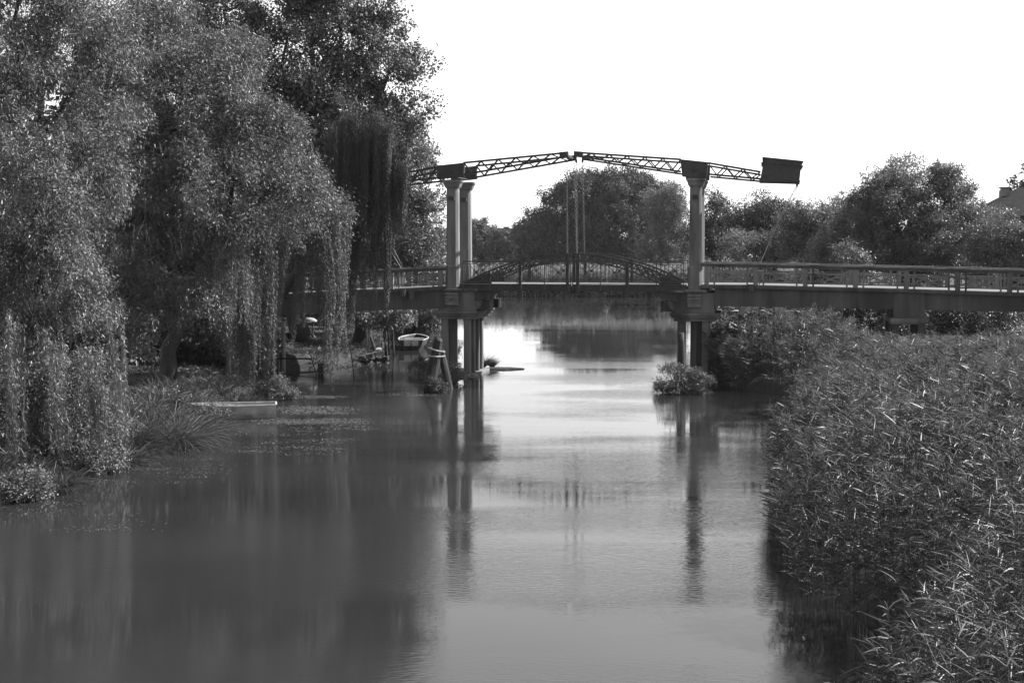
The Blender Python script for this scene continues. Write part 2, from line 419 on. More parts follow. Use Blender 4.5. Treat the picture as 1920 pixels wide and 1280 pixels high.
# ------------------------------------------------------------------ DRAWBRIDGE
ANG = R(10)
BX, BY = 3.02, 70.0
U = np.array([math.cos(ANG), -math.sin(ANG), 0]); Vd = np.array([math.sin(ANG), math.cos(ANG), 0])
B0 = np.array([BX, BY, 0.0])
def bp(px, py, v=0.0):
    """photo pixel -> (u, z) in the bridge's own vertical plane at depth v"""
    d = ray(px, py); o = np.array([0, 0, CAMH]) - (B0 + Vd * v)
    t = -(o @ Vd) / (d @ Vd); p = o + d * t
    return float(p @ U), float(p[2])
WB = 3.4
BR = empty('drawbridge', B0, -ANG, 'double leaf lifting bridge with lattice balance beams on concrete columns crossing the river', 'bridge')
uL = bp(847, 500)[0]; uR = bp(1303, 500)[0]
zdk = bp(1077, 532.5)[1]          # deck edge
CONC, CD, ST = M['concrete'], M['concrete_dark'], M['steel']
ztop = bp(1303, 334)[1]; zbase = bp(847, 541)[1]
# columns
for (u, v) in ((uL, 0.36), (uL, WB - 0.0), (uR, 0.36), (uR, WB)):
    mb = MB()
    p1 = bp(847, 497)[1]
    mb.stack(u, v, [(zbase, 0.37, 0.12), (zbase + 0.10, 0.37, 0.12), (zbase + 0.16, 0.345, 0.12), (p1 - .06, 0.335, 0.12), (p1, 0.30, 0.11),
                    (ztop - 0.42, 0.285, 0.10)])
    mb.build('column', CONC, BR)
    mb = MB(); mb.stack(u, v, [(ztop - 0.42, 0.30, 0.08), (ztop - 0.34, 0.36, 0.07), (ztop - 0.14, 0.42, 0.06), (ztop - 0.12, 0.46, 0.03), (ztop, 0.46, 0.03)])
    mb.build('capital', CONC, BR)
    mb = MB(); mb.box(u - .16, u + .14, v - 0.42, v - 0.29, ztop - 1.0, ztop - 0.84); mb.box(u - .13, u + .11, v - .40, v - .29, ztop - .84, ztop - .8)
    mb.build('bracket', CD, BR)
# hub plates, balance beams
def beam(v, side):
    mir = (lambda px: px) if side > 0 else (lambda px: 2 * 1075.0 - px - 1.0)
    def q(px, py): return bp(px, py, 0)
    if side > 0:
        hub = [q(1275, 298.4), q(1327, 303.7), q(1325, 333), q(1279, 331)]
        tt, tb_ = q(1075, 285), q(1075, 291.5)
        h0t, h0b = q(1276, 298.5), q(1276, 321.5)
        h1t, h1b = q(1327, 305), q(1327, 326)
        e_t, e_b = q(1426, 322), q(1426, 335)
    else:
        hub = [q(817, 310.5), q(868, 305), q(868, 331), q(819, 336)]
        tt, tb_ = q(1064, 285.5), q(1064, 292)
        h0t, h0b = q(867, 304.8), q(867, 327)
        h1t, h1b = q(817, 313), q(817, 333)
        e_t, e_b = q(718, 330), q(718, 344)
    def P(a): return (a[0], v, a[1])
    def pl(a, b, t): return (a[0] + (b[0] - a[0]) * t, v, a[1] + (b[1] - a[1]) * t)
    mb = MB(); cw = 0.26
    for a, b in ((h0t, tt), (h0b, tb_), (h1t, e_t), (h1b, e_b)):
        mb.bar(P(a), P(b), cw, 0.085)
    for (a, b, c, d, n) in ((h0t, tt, h0b, tb_, 6), (h1t, e_t, h1b, e_b, 3)):
        for k in range(n):
            t0, t1, t2 = k / n, (k + .5) / n, (k + 1) / n
            for dv in (-0.09, 0.09):
                s = lambda p: (p[0], p[1] + dv, p[2])
                mb.bar(s(pl(c, d, t0)) if k else s(pl(a, b, 0)), s(pl(a, b, t1)) if k else s(pl(c, d, t1 * .5)), 0.025, 0.055) if False else None
                mb.bar(s(pl(a, b, t0)), s(pl(c, d, t1)), 0.03, 0.055)
                mb.bar(s(pl(c, d, t1)), s(pl(a, b, t2)), 0.03, 0.055)
    o = mb.build('balance_beam', ST, BR)
    mb = MB(); mb.prism([(p[0], p[1]) for p in hub], v - 0.2, v + 0.2)
    cx = sum(p[0] for p in hub) / 4; cz = sum(p[1] for p in hub) / 4
    mb.build('hub_plate', ST, o, bevel=0.01)
    mb = MB(); mb.tube([(cx, v - 0.2, cz), (cx, v - 0.27, cz)], 0.11, 12); mb.tube([(cx, v - 0.27, cz), (cx, v - 0.31, cz)], 0.06, 8)
    mb.build('axle', ST, o)
    # tip shoe with its shackle
    mb = MB(); s = 1 if side > 0 else -1
    mb.prism([(tt[0], tt[1] + .05), (tt[0] + s * 0.42, tt[1] + .02), (tt[0] + s * 0.42, tb_[1] - .05), (tt[0], tb_[1] - .03)][::s], v - 0.16, v + 0.16)
    mb.box(tt[0] + s * .02 - .05, tt[0] + s * .02 + .05, v - .05, v + .05, tb_[1] - .16, tb_[1] - .02)
    mb.build('tip_shoe', ST, o)
    return cx, cz, tb_
HB = {}
for side in (-1, 1):
    for v in (0.3, WB + 0.05):
        HB[(side, v > 1)] = beam(v, side)
    cx, cz, _ = HB[(side, False)]
    mb = MB(); mb.tube([(cx, 0.5, cz), (cx, WB - 0.15, cz)], 0.09, 10)
    mb.tube([(cx + side * -0.25, 0.5, cz - .3), (cx + side * -0.25, WB - .15, cz - .3)], 0.04, 8)
    mb.build('cross_shaft', ST, BR)
    tb_ = HB[(side, False)][2]
    mb = MB(); mb.box(min(tb_[0] + side * .15, tb_[0] + side * .27), max(tb_[0] + side * .15, tb_[0] + side * .27), 0.46, WB - .11, tb_[1] - .0, tb_[1] + .14)
    mb.build('cross_beam', ST, BR)
# counterweights (a plated box across both beams)
def counterweight(side):
    if side > 0: P4 = [bp(1433, 296), bp(1503, 303), bp(1499, 340), bp(1425, 338)]
    else:
        P4 = [bp(706, 303), bp(641, 313), bp(645, 349), bp(713, 346)]
    mb = MB(); mb.prism([(p[0], p[1]) for p in P4], 0.0, WB + 0.35)
    o = mb.build('counterweight', ST, BR)
    tl, tr, br, bl = [np.array(p) for p in P4]
    mb = MB()
    for t, e in ((-0.01, 0.09), (0.22, 0.1), (0.98, 0.04)):
        a = tl + (bl - tl) * t; b = tr + (br - tr) * t; d = (b - a) / np.linalg.norm(b - a)
        a2 = a - d * e; b2 = b + d * e
        mb.bar((a2[0], WB / 2 + .17, a2[1]), (b2[0], WB / 2 + .17, b2[1]), WB + 0.42, 0.05)
    mb.build('flange', ST, o)
    return P4
CWr = counterweight(1); CWl = counterweight(-1)
def chain(pts_a, pts_b, name='chain', r=0.022, parent=BR):
    a = np.array(pts_a, float); b = np.array(pts_b, float); L = np.linalg.norm(b - a); n = int(L / 0.11); mb = MB(); d = (b - a) / L
    s = np.cross(d, [0, 1, 0]); s /= np.linalg.norm(s); w = np.cross(d, s)
    for k in range(n):
        c = a + d * L * (k + .5) / n; e = s if k % 2 else w
        h = L / n * 0.62
        ring = []
        for m in range(9):
            ang = 2 * math.pi * m / 8
            ring.append(c + d * math.cos(ang) * h + e * math.sin(ang) * 0.042)
        mb.tube(ring, 0.010, 4, cap=False)
    return mb.build(name, M['chain'], parent)
zr = zdk
for (side, far, pxa, pxb) in ((-1, False, 1063, 1064), (-1, True, 1076.5, 1083), (1, False, 1080.5, 1083), (1, True, 1092.5, 1097)):
    v = WB + 0.05 if far else 0.3
    ua, _z = bp(pxa, 300, v); ub, _ = bp(pxb, 480, v)
    ztip = HB[(side, far)][2][1] - 0.12
    ub2 = ub
    chain((ua, v, ztip), (ub2, v, zdk + 0.05), 'suspension_chain')
for side, P4 in ((1, CWr), (-1, CWl)):
    for far in (0, 1):
        v = WB if far else 0.25
        u0 = P4[1][0] - side * (0.12); z0 = P4[2][1] - 0.02
        ue, ze = (bp(1421, 500)[0], bp(1421, 503)[1]) if side > 0 else (bp(757, 515)[0], bp(757, 515)[1])
        ve = (0.6 if side > 0 else 0.3) + 0.25 * far
        um = u0 + (ue - u0) * .35; vm = v + (ve - v) * .5; zm = z0 + (ze - z0) * .3
        mb = MB(); mb.tube([(u0, v, z0), (u0, v, z0 - .12)], 0.06, 6); mb.build('shackle', ST, BR)
        chain((u0, v, z0 - .1), (um, vm, zm), 'tail_chain'); mb = MB(); mb.tube([(um, vm, zm), (ue, ve, ze)], 0.026, 5); mb.build('tail_rope', CONC, BR)

# lifting leaves: side girders, deck, arch trusses, railings
uA = bp(872, 530)[0]; uB = bp(1277, 530)[0]; uC = (uA + uB) / 2; zc_t = bp(1077, 476)[1]; zc_b = bp(1077, 489)[1]; zf = bp(900, 530)[1]
uA2 = bp(915, 530)[0]; uB2 = bp(1244, 530)[0]
def arch_t(u): return zf + (zc_t - zf) * (1 - ((u - uC) / ((uB - uA) / 2)) ** 2)
def arch_b(u): return zf + (zc_b - zf) * (1 - ((u - uC) / ((uB2 - uA2) / 2)) ** 2)
for side in (-1, 1):
    a, b = (uA - 0.25, uC - 0.04) if side < 0 else (uC + 0.04, uB + 0.25)
    leaf = MB(); leaf.box(a, b, 0.16, WB + .18, zdk - 0.1, zdk - .02)
    lf = leaf.build('leaf_deck', M['asphalt'], BR)
    mb = MB()
    for v in (0.08, WB + 0.2):
        mb.box(a, b, v - 0.06, v + 0.06, zdk - 0.34, zdk - 0.025)
        mb.box(a, b, v - 0.1, v + 0.1, zdk - 0.36, zdk - 0.34)
    mb.build('leaf_girder', ST, BR)
    mb = MB()
    k = a + 0.4
    while k < b:
        mb.box(k - .05, k + .05, 0.14, WB + .14, zdk - .42, zdk - .1); k += 1.05
    mb.box(b - .3 if side < 0 else a, b if side < 0 else a + .3, 0.15, WB + .15, zdk - .46, zdk - .12)
    mb.build('floor_beam', ST, BR)
    for v in (0.02, WB + 0.28):
        mb = MB(); N = 14
        us = [(uA + (uC - .03 - uA) * i / N) if side < 0 else (uC + .03 + (uB - uC - .03) * i / N) for i in range(N + 1)]
        for i in range(N):
            mb.bar((us[i], v, arch_t(us[i])), (us[i + 1], v, arch_t(us[i + 1])), 0.16, 0.08)
        ub = [u for u in us if uA2 < u < uB2]
        ub = ([uA2] if side < 0 else []) + ub + ([uB2] if side > 0 else [])
        for i in range(len(ub) - 1):
            mb.bar((ub[i], v, arch_b(ub[i])), (ub[i + 1], v, arch_b(ub[i + 1])), 0.16, 0.07)
        for i in range(len(ub) - 1):
            u0, u1 = ub[i], ub[i + 1]
            mb.bar((u0, v, arch_b(u0)), (u1, v, arch_t(u1)), 0.06, 0.05); mb.bar((u0, v, arch_t(u0)), (u1, v, arch_b(u1)), 0.05, 0.05)
        # solid heel
        if side < 0: mb.prism([(uA - .1, zf - .05), (uA2 + .2, zf - .05), (uA2 + .05, arch_t(uA2) - .05), (uA + .3, arch_t(uA + .3))], v - .05, v + .05)
        else: mb.prism([(uB2 - .2, zf - .05), (uB + .1, zf - .05), (uB - .3, arch_t(uB - .3)), (uB2 - .05, arch_t(uB2) - .05)], v - .05, v + .05)
        mb.build('arch_truss', ST, BR)
# hanger posts of the arches
for v, pxs in ((-0.09, (975, 1064, 1083.5, 1176)), (WB + 0.4, (993, 1076.5, 1097, 1185))):
    for px in pxs:
        u = bp(px, 500, v)[0]; zt = min(arch_t(u), 99)
        mb = MB(); mb.box(u - 0.075, u + 0.075, v - .06, v + .05, zdk - 0.5, zt); mb.box(u - .11, u + .11, v - .09, v - .06, zdk - .5, zdk - .3)
        mb.build('hanger_post', ST, BR)
# leaf railings
RS = M['steel_rail']
zrt = bp(1077, 490.5)[1]
for v, ends in ((-0.2, (868, 1283)), (WB + 0.5, (880, 1291))):
    u0 = bp(ends[0], 490, v)[0]; u1 = bp(ends[1], 490, v)[0]; nb = 8; w = (u1 - u0) / nb
    for half in (0, 1):
        mb = MB(); a = u0 + half * 4 * w + (0.03 if half else 0); b = a + 4 * w - .06
        mb.bar((a, v, zrt), (b, v, zrt), 0.06, 0.055); mb.bar((a, v, zrt - .12), (b, v, zrt - .12), 0.03, 0.03); mb.bar((a, v, zdk + .1), (b, v, zdk + .1), 0.04, 0.04)
        mb.bar((a, v, zdk + .16), (b, v, zdk + .16), 0.02, 0.02)
        rl = mb.build('leaf_railing', RS, BR)
        for k in range(4):
            x0 = a + k * w; x1 = x0 + w
            mb = MB()
            mb.bar((x0, v, zdk - .35), (x0, v, zrt), 0.04, 0.045); mb.build('baluster', RS, rl)
            if k == 3: mb = MB(); mb.bar((b, v, zdk - .35), (b, v, zrt), 0.04, 0.045); mb.build('baluster', RS, rl)
            mb = MB(); zl, zh = zdk + .16, zrt - .12
            nbx = 7
            for j in range(1, nbx):
                xx = x0 + w * j / nbx; mb.bar((xx, v, zl), (xx, v, zh), 0.02, 0.02)
            xa, xb = x0 + w / nbx * 1.5, x1 - w / nbx * 1.5
            mb.bar((xa, v - .012, zl), (xb, v - .012, zh), 0.02, 0.028); mb.bar((xa, v - .012, zh), (xb, v - .012, zl), 0.02, 0.028)
            mb.tube([((xa + xb) / 2, v - .03, (zl + zh) / 2), ((xa + xb) / 2, v + .01, (zl + zh) / 2)], 0.075, 10)
            mb.build('railing_panel', RS, rl)

# piers
PC = surf_mat('pier_concrete', 0.06, 0.14, 1.4, 0.92, 0.4, True, 0.03)
def main_pier(side):
    uc = uL + 0.22 if side < 0 else uR
    s = -side                       # towards the opening
    zc1 = bp(847, 583)[1]; zc0 = bp(847, 598)[1]
    mb = MB()
    ua, ub = uc - 1.02, uc + 1.02
    mb.box(ua + .06, ub - .06, 0.12, WB + .3, zc1, zbase - 0.13)
    # haunch reaching under the lifting leaf
    e = ub if s > 0 else ua
    mb.prism([(e, zc1 + .05), (e + s * .22, zc1 + .25), (e + s * .34, zbase - .45), (e + s * .42, zbase - .13), (e - s * .1, zbase - .13), (e - s * .1, zc1 + .05)][::(1 if s > 0 else -1)], 0.2, WB + .2)
    body = mb.build('pier_body', PC, BR, bevel=0.012)
    mb = MB()
    cu = uL if side < 0 else uR
    mb.box(cu - .52, cu + .62, -0.12, 0.9, zbase - .065, zbase); mb.box(cu - .46, cu + .56, -0.06, 0.85, zbase - .13, zbase - .065)
    mb.box(cu + (.62 if s > 0 else -1.2), cu + (1.3 if s > 0 else -.52), -0.02, .8, zbase - .13, zbase - .01)
    mb.build('ledge', CONC, BR, bevel=0.01)
    mb = MB(); mb.box(cu - .5, cu + .6, WB - .45, WB + .5, zbase - .13, zbase); mb.build('ledge', CONC, BR, bevel=0.01)
    # stepped ornament
    mb = MB(); oz = zbase - .2
    for (a, b, c, d) in ((-.36, -.13, 0, -.11), (.1, .33, 0, -.11), (-.36, .33, -.17, -.28), (-.16, .13, -.02, -.14), (-.36, -.13, -.32, -.42), (.1, .33, -.32, -.42), (-.33, .3, -.46, -.62)):
        mb.box(cu + a, cu + b, -0.06, 0.13, oz + d, oz + c)
    mb.box(cu - .34, cu + .31, .06, .125, oz - .66, oz + .02)
    mb.build('ornament', CONC, body, bevel=0.008)
    mb = MB(); cc = uc
    mb.box(cc - 1.0, cc + 1.0, -0.02, WB + .42, zc0, zc0 + .16); mb.box(cc - 1.13, cc + 1.13, -0.12, WB + .52, zc0 + .16, zc0 + .27); mb.box(cc - 1.2, cc + 1.2, -0.18, WB + .58, zc0 + .27, zc1)
    mb.build('pier_cap', PC, BR, bevel=0.015)
    for (du, v, w) in ((-.62, .2, .34), (.53, .2, .34), ((-.34 if side < 0 else -.08), 1.0, .32), (-.66, 1.6, .34), (.53, 1.35, .32), (.53, 2.45, .32), (0.1, 2.6, .32), (-.85, WB, .34), (.53, WB + .05, .32)):
        mb = MB(); h = w / 2
        mb.stack(uc + du, v, [(-1.2, h, .04), (-0.05, h, .04), (zc0 - .12, h * .96, .04), (zc0, h * 1.12, .03)])
        mb.build('pier_post', PC, BR)
    mb = MB(); mb.box(uc - .95, uc + .95, -0.1, WB + .5, -1.2, 0.14); mb.box(uc + .2, uc + 1.05, -0.3, .8, -1.2, 0.06)
    mb.build('footing', CONC, BR, bevel=0.02)
    # steel bearing housing at the hinge
    mb = MB(); e2 = e + s * .05
    mb.box(min(e2, e2 + s * .55), max(e2, e2 + s * .55), .3, 1.1, zc1 + .05, zc1 + .5); mb.box(min(e2 + s * .5, e2 + s * .6), max(e2 + s * .5, e2 + s * .6), .2, 1.2, zc1 + .0, zc1 + .55)
    mb.build('hinge_housing', ST, BR, bevel=.01)
    mb = MB(); mb.box(min(e2, e2 + s * .55), max(e2, e2 + s * .55), WB - .6, WB + .2, zc1 + .05, zc1 + .5); mb.build('hinge_housing', ST, BR)
    mb = MB(); mb.prism([(e - s * .1, zdk - .36), (e + s * 1.25, zdk - .36), (e + s * .35, zdk - .78), (e - s * .1, zdk - .85)][::(-1 if s > 0 else 1)], .1, .25)
    mb.build('heel_plate', ST, BR)
main_pier(-1); main_pier(1)

# approach spans: girder, slab and concrete balustrade that follow the bridge's camber
def approach(side):
    if side > 0:
        us = [uR + .3, bp(1420, 530)[0], bp(1700, 530)[0], bp(1920, 530)[0], bp(2150, 530)[0], bp(2420, 530)[0]]
        rail = [bp(1330, 492)[1], bp(1420, 494)[1], bp(1700, 500.5)[1], bp(1920, 505.5)[1], bp(2150, 512)[1], bp(2420, 524)[1]]
        bot = [bp(1345, 574)[1], bp(1420, 575)[1], bp(1690, 580)[1], bp(1920, 585)[1], bp(2150, 590)[1], bp(2420, 600)[1]]
        zd = [bp(1330, 534)[1], bp(1420, 535)[1], bp(1700, 542)[1], bp(1920, 549)[1], bp(2150, 555)[1], bp(2420, 566)[1]]
        step = bp(1507, 520)[0] - bp(1414, 520)[0]; first = bp(1325, 520)[0]
    else:
        us = [uL - .3, bp(740, 530)[0], bp(650, 530)[0], bp(560, 530)[0], bp(470, 530)[0], bp(330, 530)[0]]
        rail = [bp(835, 499.5)[1], bp(740, 503.5)[1], bp(650, 508)[1], bp(560, 513)[1], bp(470, 519)[1], bp(330, 530)[1]]
        bot = [bp(820, 578)[1], bp(740, 581)[1], bp(650, 584)[1], bp(560, 588)[1], bp(470, 592)[1], bp(330, 600)[1]]
        zd = [bp(835, 537)[1], bp(740, 542)[1], bp(650, 545)[1], bp(560, 550)[1], bp(470, 555)[1], bp(330, 564)[1]]
        step = -(bp(825, 520)[0] - bp(733, 520)[0]); first = bp(826, 520)[0]
    o = np.argsort(us); U_ = np.array(us)[o]; RZ = np.array(rail)[o]; BZ = np.array(bot)[o]; DZ = np.array(zd)[o]
    fr = lambda u: float(np.interp(u, U_, RZ)); fb = lambda u: float(np.interp(u, U_, BZ)); fd = lambda u: float(np.interp(u, U_, DZ))
    n = 40; cs = [us[0] + (us[-1] - us[0]) * i / n for i in range(n + 1)]
    def strip(zt, zb, v0, v1, name, mat, seg=None, parent=BR, bevel=0.0):
        c2 = seg or cs
        mb = MB(); lo = [(u, zb(u)) for u in c2]; hi = [(u, zt(u)) for u in c2][::-1]
        poly = lo + hi
        if side < 0: poly = poly[::-1]
        mb.prism(poly, v0, v1) if False else None
        m = len(c2)
        vs = [];
        for u in c2: vs += [(u, v0, zb(u)), (u, v1, zb(u)), (u, v1, zt(u)), (u, v0, zt(u))]
        fs = [(0, 1, 2, 3), tuple((m - 1) * 4 + k for k in (3, 2, 1, 0))]
        for i in range(m - 1):
            for k in range(4):
                a = i * 4 + k; b = i * 4 + (k + 1) % 4
                fs.append((a, a + 4, b + 4, b))
        mb.add(vs, fs)
        return mb.build(name, mat, parent)
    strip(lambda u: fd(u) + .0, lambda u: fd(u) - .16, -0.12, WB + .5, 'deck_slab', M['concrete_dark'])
    strip(lambda u: fd(u) + .02, lambda u: fd(u) + .003, 0.2, WB + .2, 'roadway', M['asphalt'])
    # girders with a small haunch at each support
    piers_u = [us[0] + side * .35] + ([bp(1705, 530)[0], bp(2060, 530)[0]] if side > 0 else [bp(430, 530)[0]])
    def gb(u):
        d = min(abs(u - p) for p in piers_u[1:]) if len(piers_u) > 1 else 9
        return fb(u) - max(0, (0.62 - d)) * 0.5 if d < 0.62 else fb(u)
    segs = sorted(set([round(c, 3) for c in cs] + [round(p + d, 3) for p in piers_u[1:] for d in (-.9, -.62, -.3, .3, .62, .9)]), reverse=side < 0)
    segs = [s for s in segs if (s >= us[0] if side > 0 else s <= us[0])]
    for v in (0.05, WB + .02):
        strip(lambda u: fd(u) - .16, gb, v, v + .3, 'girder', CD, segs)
        strip(lambda u: fb(u) + .17, lambda u: fb(u) + .145, v - .012, v, 'girder_ledge', CD, segs)
    for p in piers_u[1:]:
        zb = fb(p)
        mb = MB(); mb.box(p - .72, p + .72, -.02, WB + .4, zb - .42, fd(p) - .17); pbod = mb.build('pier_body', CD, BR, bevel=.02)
        mb = MB(); mb.box(p - .84, p + .84, -.1, WB + .48, zb - .62, zb - .42); mb.box(p - .8, p + .8, -.06, WB + .44, zb - .7, zb - .62); mb.build('pier_cap', CONC, BR, bevel=.015)
        for du in (-.6, .6):
            for v in (.15, WB / 2, WB + .2):
                mb = MB(); mb.stack(p + du, v, [(-1.2, .17, .03), (zb - .82, .165, .03), (zb - .7, .2, .03)]); mb.build('pier_post', CD, BR)
    # balustrade
    L = abs(us[-1] - us[0]); nb = int(L / abs(step))
    for v in (-0.02, WB + .4):
        strip(lambda u: fr(u), lambda u: fr(u) - .07, v - .12, v + .12, 'handrail', CONC, [c for c in cs])
        strip(lambda u: fr(u) - .07, lambda u: fr(u) - .2, v - .08, v + .08, 'handrail_beam', CD, [c for c in cs])
        for k in range(nb + 1):
            u = first + step * k
            mb = MB(); mb.box(u - .11, u + .11, v - .1, v + .1, fd(u), fr(u) - .2); po = mb.build('railing_post', CONC, BR, bevel=.008)
            if k == nb: break
            ua, ub = u + side * .37, u + step - side * .4
            lo, hi = min(ua, ub), max(ua, ub)
            mb = MB(); zl = fd((ua + ub) / 2); zh = fr((ua + ub) / 2) - .2
            for uu in (lo, hi): mb.box(uu - .04, uu + .04, v - .055, v + .055, zl, zh + .0)
            z1, z2 = zl + .16, zl + .60
            mb.box(lo - .28, hi + .28, v - .03, v + .03, z1 - .03, z1 + .03)
            mb.box(lo - .28, hi + .28, v - .03, v + .03, z2 - .035, z2 + .035)
            a, b = lo + .3, hi - .3
            for uu in (a, b): mb.box(uu - .03, uu + .03, v - .035, v + .035, z1 + .03, z2 - .035)
            mb.bar((a, v - .045, z1 + .03), (b, v - .045, z2 - .03), .05, .065); mb.bar((a, v - .042, z2 - .03), (b, v - .042, z1 + .03), .05, .065)
            for uu in (lo + .15, hi - .15): mb.box(uu - .02, uu + .02, v - .03, v + .03, z1 + .03, z2 - .035)
            mb.build('railing_panel', CONC, BR)
    return fr, fd
frR, fdR = approach(1); frL, fdL = approach(-1)
# switch box and drain pipes
u = bp(1424, 515)[0]; mb = MB(); mb.box(u - .14, u + .14, .35, .62, fdR(u) + .25, fdR(u) + .68); mb.box(u - .16, u + .16, .33, .64, fdR(u) + .68, fdR(u) + .71); mb.bar((u, .48, fdR(u)), (u, .48, fdR(u) + .25), .06, .06)
mb.build('switch_box', M['concrete'], BR, bevel=.01)
for px, y0, y1, v in ((1408, 533, 546, -.18), (756, 541, 556, -.2), (771, 546, 563, -.16)):
    u, za = bp(px, y0, v); _, zb = bp(px, y1, v)
    mb = MB(); mb.tube([(u, v, za), (u, v, zb)], .14, 14); mb.build('drain_pipe', CD, BR, smooth=False)

# ------------------------------------------------------------------ LEFT BANK TREES
tree_specs = []
# leaning foreground willow trailing into the water
e1 = []
for k in range(26):
    px = random.choice((-30, 30, 95, 160, 215)) + random.gauss(0, 11); Y = random.uniform(38.5, 44)
    yb = 930 - max(0, px) * 0.27 + random.uniform(-60, 10); zt = gz(random.uniform(560, 700), Y)
    e1.append((gx(px, Y), Y, zt, max(0.05, gz(min(yb, 930), Y)), 0.26, 15, random.uniform(-.02, .10)))
S1 = strands(e1, 0.15, 0.028, 0.045)
tree('willow_tree', 'broad leafy willow at the far left whose boughs trail down to the water', 'tree', (-15.5, 45.5, 0.7),
     [pb(30, 120, 44, 110, 130, 2.2), pb(140, 60, 45, 120, 110, 2.2), pb(60, 330, 43, 130, 150, 2.2), pb(190, 260, 45.5, 80, 130, 1.8), pb(-60, 500, 43, 150, 170, 2.4), pb(90, 520, 43, 130, 130, 2.0), pb(30, 690, 42.5, 130, 110, 1.8),
      pb(150, 720, 43.5, 90, 90, 1.5), pb(20, 800, 42, 90, 80, 1.4), pb(140, 820, 42.5, 75, 55, 1.2), pb(60, 880, 40.5, 80, 34, 1.1), pb(215, 830, 44, 40, 40, 1), pb(60, -60, 45, 150, 120, 2.2)],
     200000, M['willow'], 0.135, 0.032, 0.34, clump=0.36, per=60, droop=0.8, shell=0.3, lump=.36, vstretch=1.3, extra=S1, twigs=30)
# big round willow in the middle
p0 = at(303, 748, 61.0)
e2 = []
for k in range(34):
    px = random.uniform(385, 470); Y = random.uniform(55, 58)
    e2.append((gx(px, Y), Y, gz(random.uniform(420, 520), Y), gz(random.uniform(560, 640), Y), 0.25, 7, random.uniform(-.03, .03)))
S2 = strands(e2, 0.15, 0.03, 0.06)
tree('willow_tree', 'huge domed willow on the left bank with a leaning dark trunk between the reeds', 'tree', (p0[0], 61.0, 0.6),
     [pb(330, 150, 57, 130, 130, 3), pb(430, 230, 57, 130, 130, 3), pb(300, 300, 56, 120, 130, 3), pb(495, 285, 57, 85, 115, 2.6), pb(430, 375, 55.5, 110, 85, 2.6), pb(555, 350, 57, 55, 66, 2), pb(290, 480, 56, 120, 110, 2.6),
      pb(360, 530, 56, 78, 80, 2.2), pb(230, 590, 55.5, 90, 85, 2), pb(225, 330, 57, 60, 100, 2), pb(235, 470, 56, 60, 90, 2), pb(225, 120, 58, 70, 90, 2), pb(290, 60, 58, 90, 80, 2.5), pb(400, 110, 58, 110, 70, 2.5), pb(200, 200, 58, 90, 150, 2.5), pb(560, 320, 58, 40, 90, 1.8)],
     225000, M['willow'], 0.155, 0.04, 0.34, clump=0.38, per=60, droop=0.5, shell=0.35, lump=.36, vstretch=1.15, extra=S2, lean=(1.0, -0.6), fork=4.2, twigs=40)
# weeping willow with rope-like curtains
e3 = []
for k in range(16):                                  # cluster that reaches the ground
    px = random.gauss(470, 36); Y = random.uniform(60.5, 63)
    e3.append((gx(px, Y), Y, gz(random.uniform(420, 500), Y), gz(random.uniform(715, 752), Y), 0.30, 15, random.uniform(-.02, .02)))
S3 = strands(e3, 0.12, 0.026, 0.045)
ropes(S3, [(505, 420, 462, 735, 61.5, 26, 46), (525, 430, 482, 640, 62, 20, 34), (545, 420, 505, 660, 62, 22, 40), (534, 470, 498, 710, 62.5, 20, 34), (562, 440, 552, 655, 63, 16, 28), (576, 460, 567, 612, 63, 11, 18),
           (588, 420, 580, 570, 63.4, 14, 20), (606, 415, 596, 620, 63, 18, 30), (615, 430, 612, 700, 62.4, 22, 44), (620, 560, 622, 732, 62.4, 9, 12), (634, 395, 630, 690, 62.8, 26, 52), (640, 440, 648, 655, 63.2, 14, 24),
           (598, 520, 606, 602, 63.5, 9, 10), (450, 440, 430, 720, 62.5, 26, 36), (655, 380, 648, 560, 63.6, 18, 28)], .11, .026, .032)
tree('weeping_willow', 'weeping willow with rope-like curtains of leaves reaching down to the moored rowing boat', 'tree', (gx(432, 65.0), 65.0, 0.5),
     [pb(470, 430, 63, 80, 60, 1.8), pb(580, 400, 63.5, 75, 50, 1.8), pb(520, 370, 64, 90, 60, 2), pb(450, 600, 64, 35, 60, 1.0)],
     26000, M['strand'], 0.15, 0.034, 0.34, clump=0.4, droop=1.0, vstretch=1.7, extra=S3, fork=5.0, lean=(.4, -.6))
# dark hair-like willow beside the bridge arm
e4 = []
for k in range(40):
    u_ = random.random(); px = 618 + 150 * u_; Y = random.uniform(65.2, 67)
    yt = 185 + 80 * abs(u_ - .45) + random.uniform(0, 70) + (60 if px > 745 else 0)
    yb = random.uniform(330, 420) if px > 735 else random.uniform(340, 470)
    e4.append((gx(px, Y), Y, gz(yt, Y), gz(yb, Y), 0.22, 34, random.uniform(-.05, .0)))
S4 = strands(e4, 0.13, 0.022, 0.04)
ropes(S4, [(652, 330, 644, 670, 65.4, 22, 56), (664, 330, 660, 630, 65.8, 24, 56), (684, 320, 676, 590, 65.6, 20, 44), (708, 320, 704, 560, 65.8, 18, 40)], .13, .022, .04)
ropes(S4, [(672, 300, 652, 600, 66, 26, 60), (692, 300, 674, 520, 66.3, 20, 44), (712, 300, 698, 530, 66, 18, 44), (726, 260, 723, 590, 65.8, 18, 56), (738, 240, 735, 480, 66, 14, 34), (660, 330, 640, 585, 65.6, 20, 40),
           (650, 200, 640, 440, 65.6, 34, 80), (672, 215, 662, 420, 65.8, 30, 60), (716, 240, 700, 440, 65.6, 34, 70), (760, 270, 752, 430, 66, 16, 34), (752, 250, 748, 400, 66.2, 14, 26), (700, 260, 690, 470, 66.5, 22, 44)], .13, .022, .035)
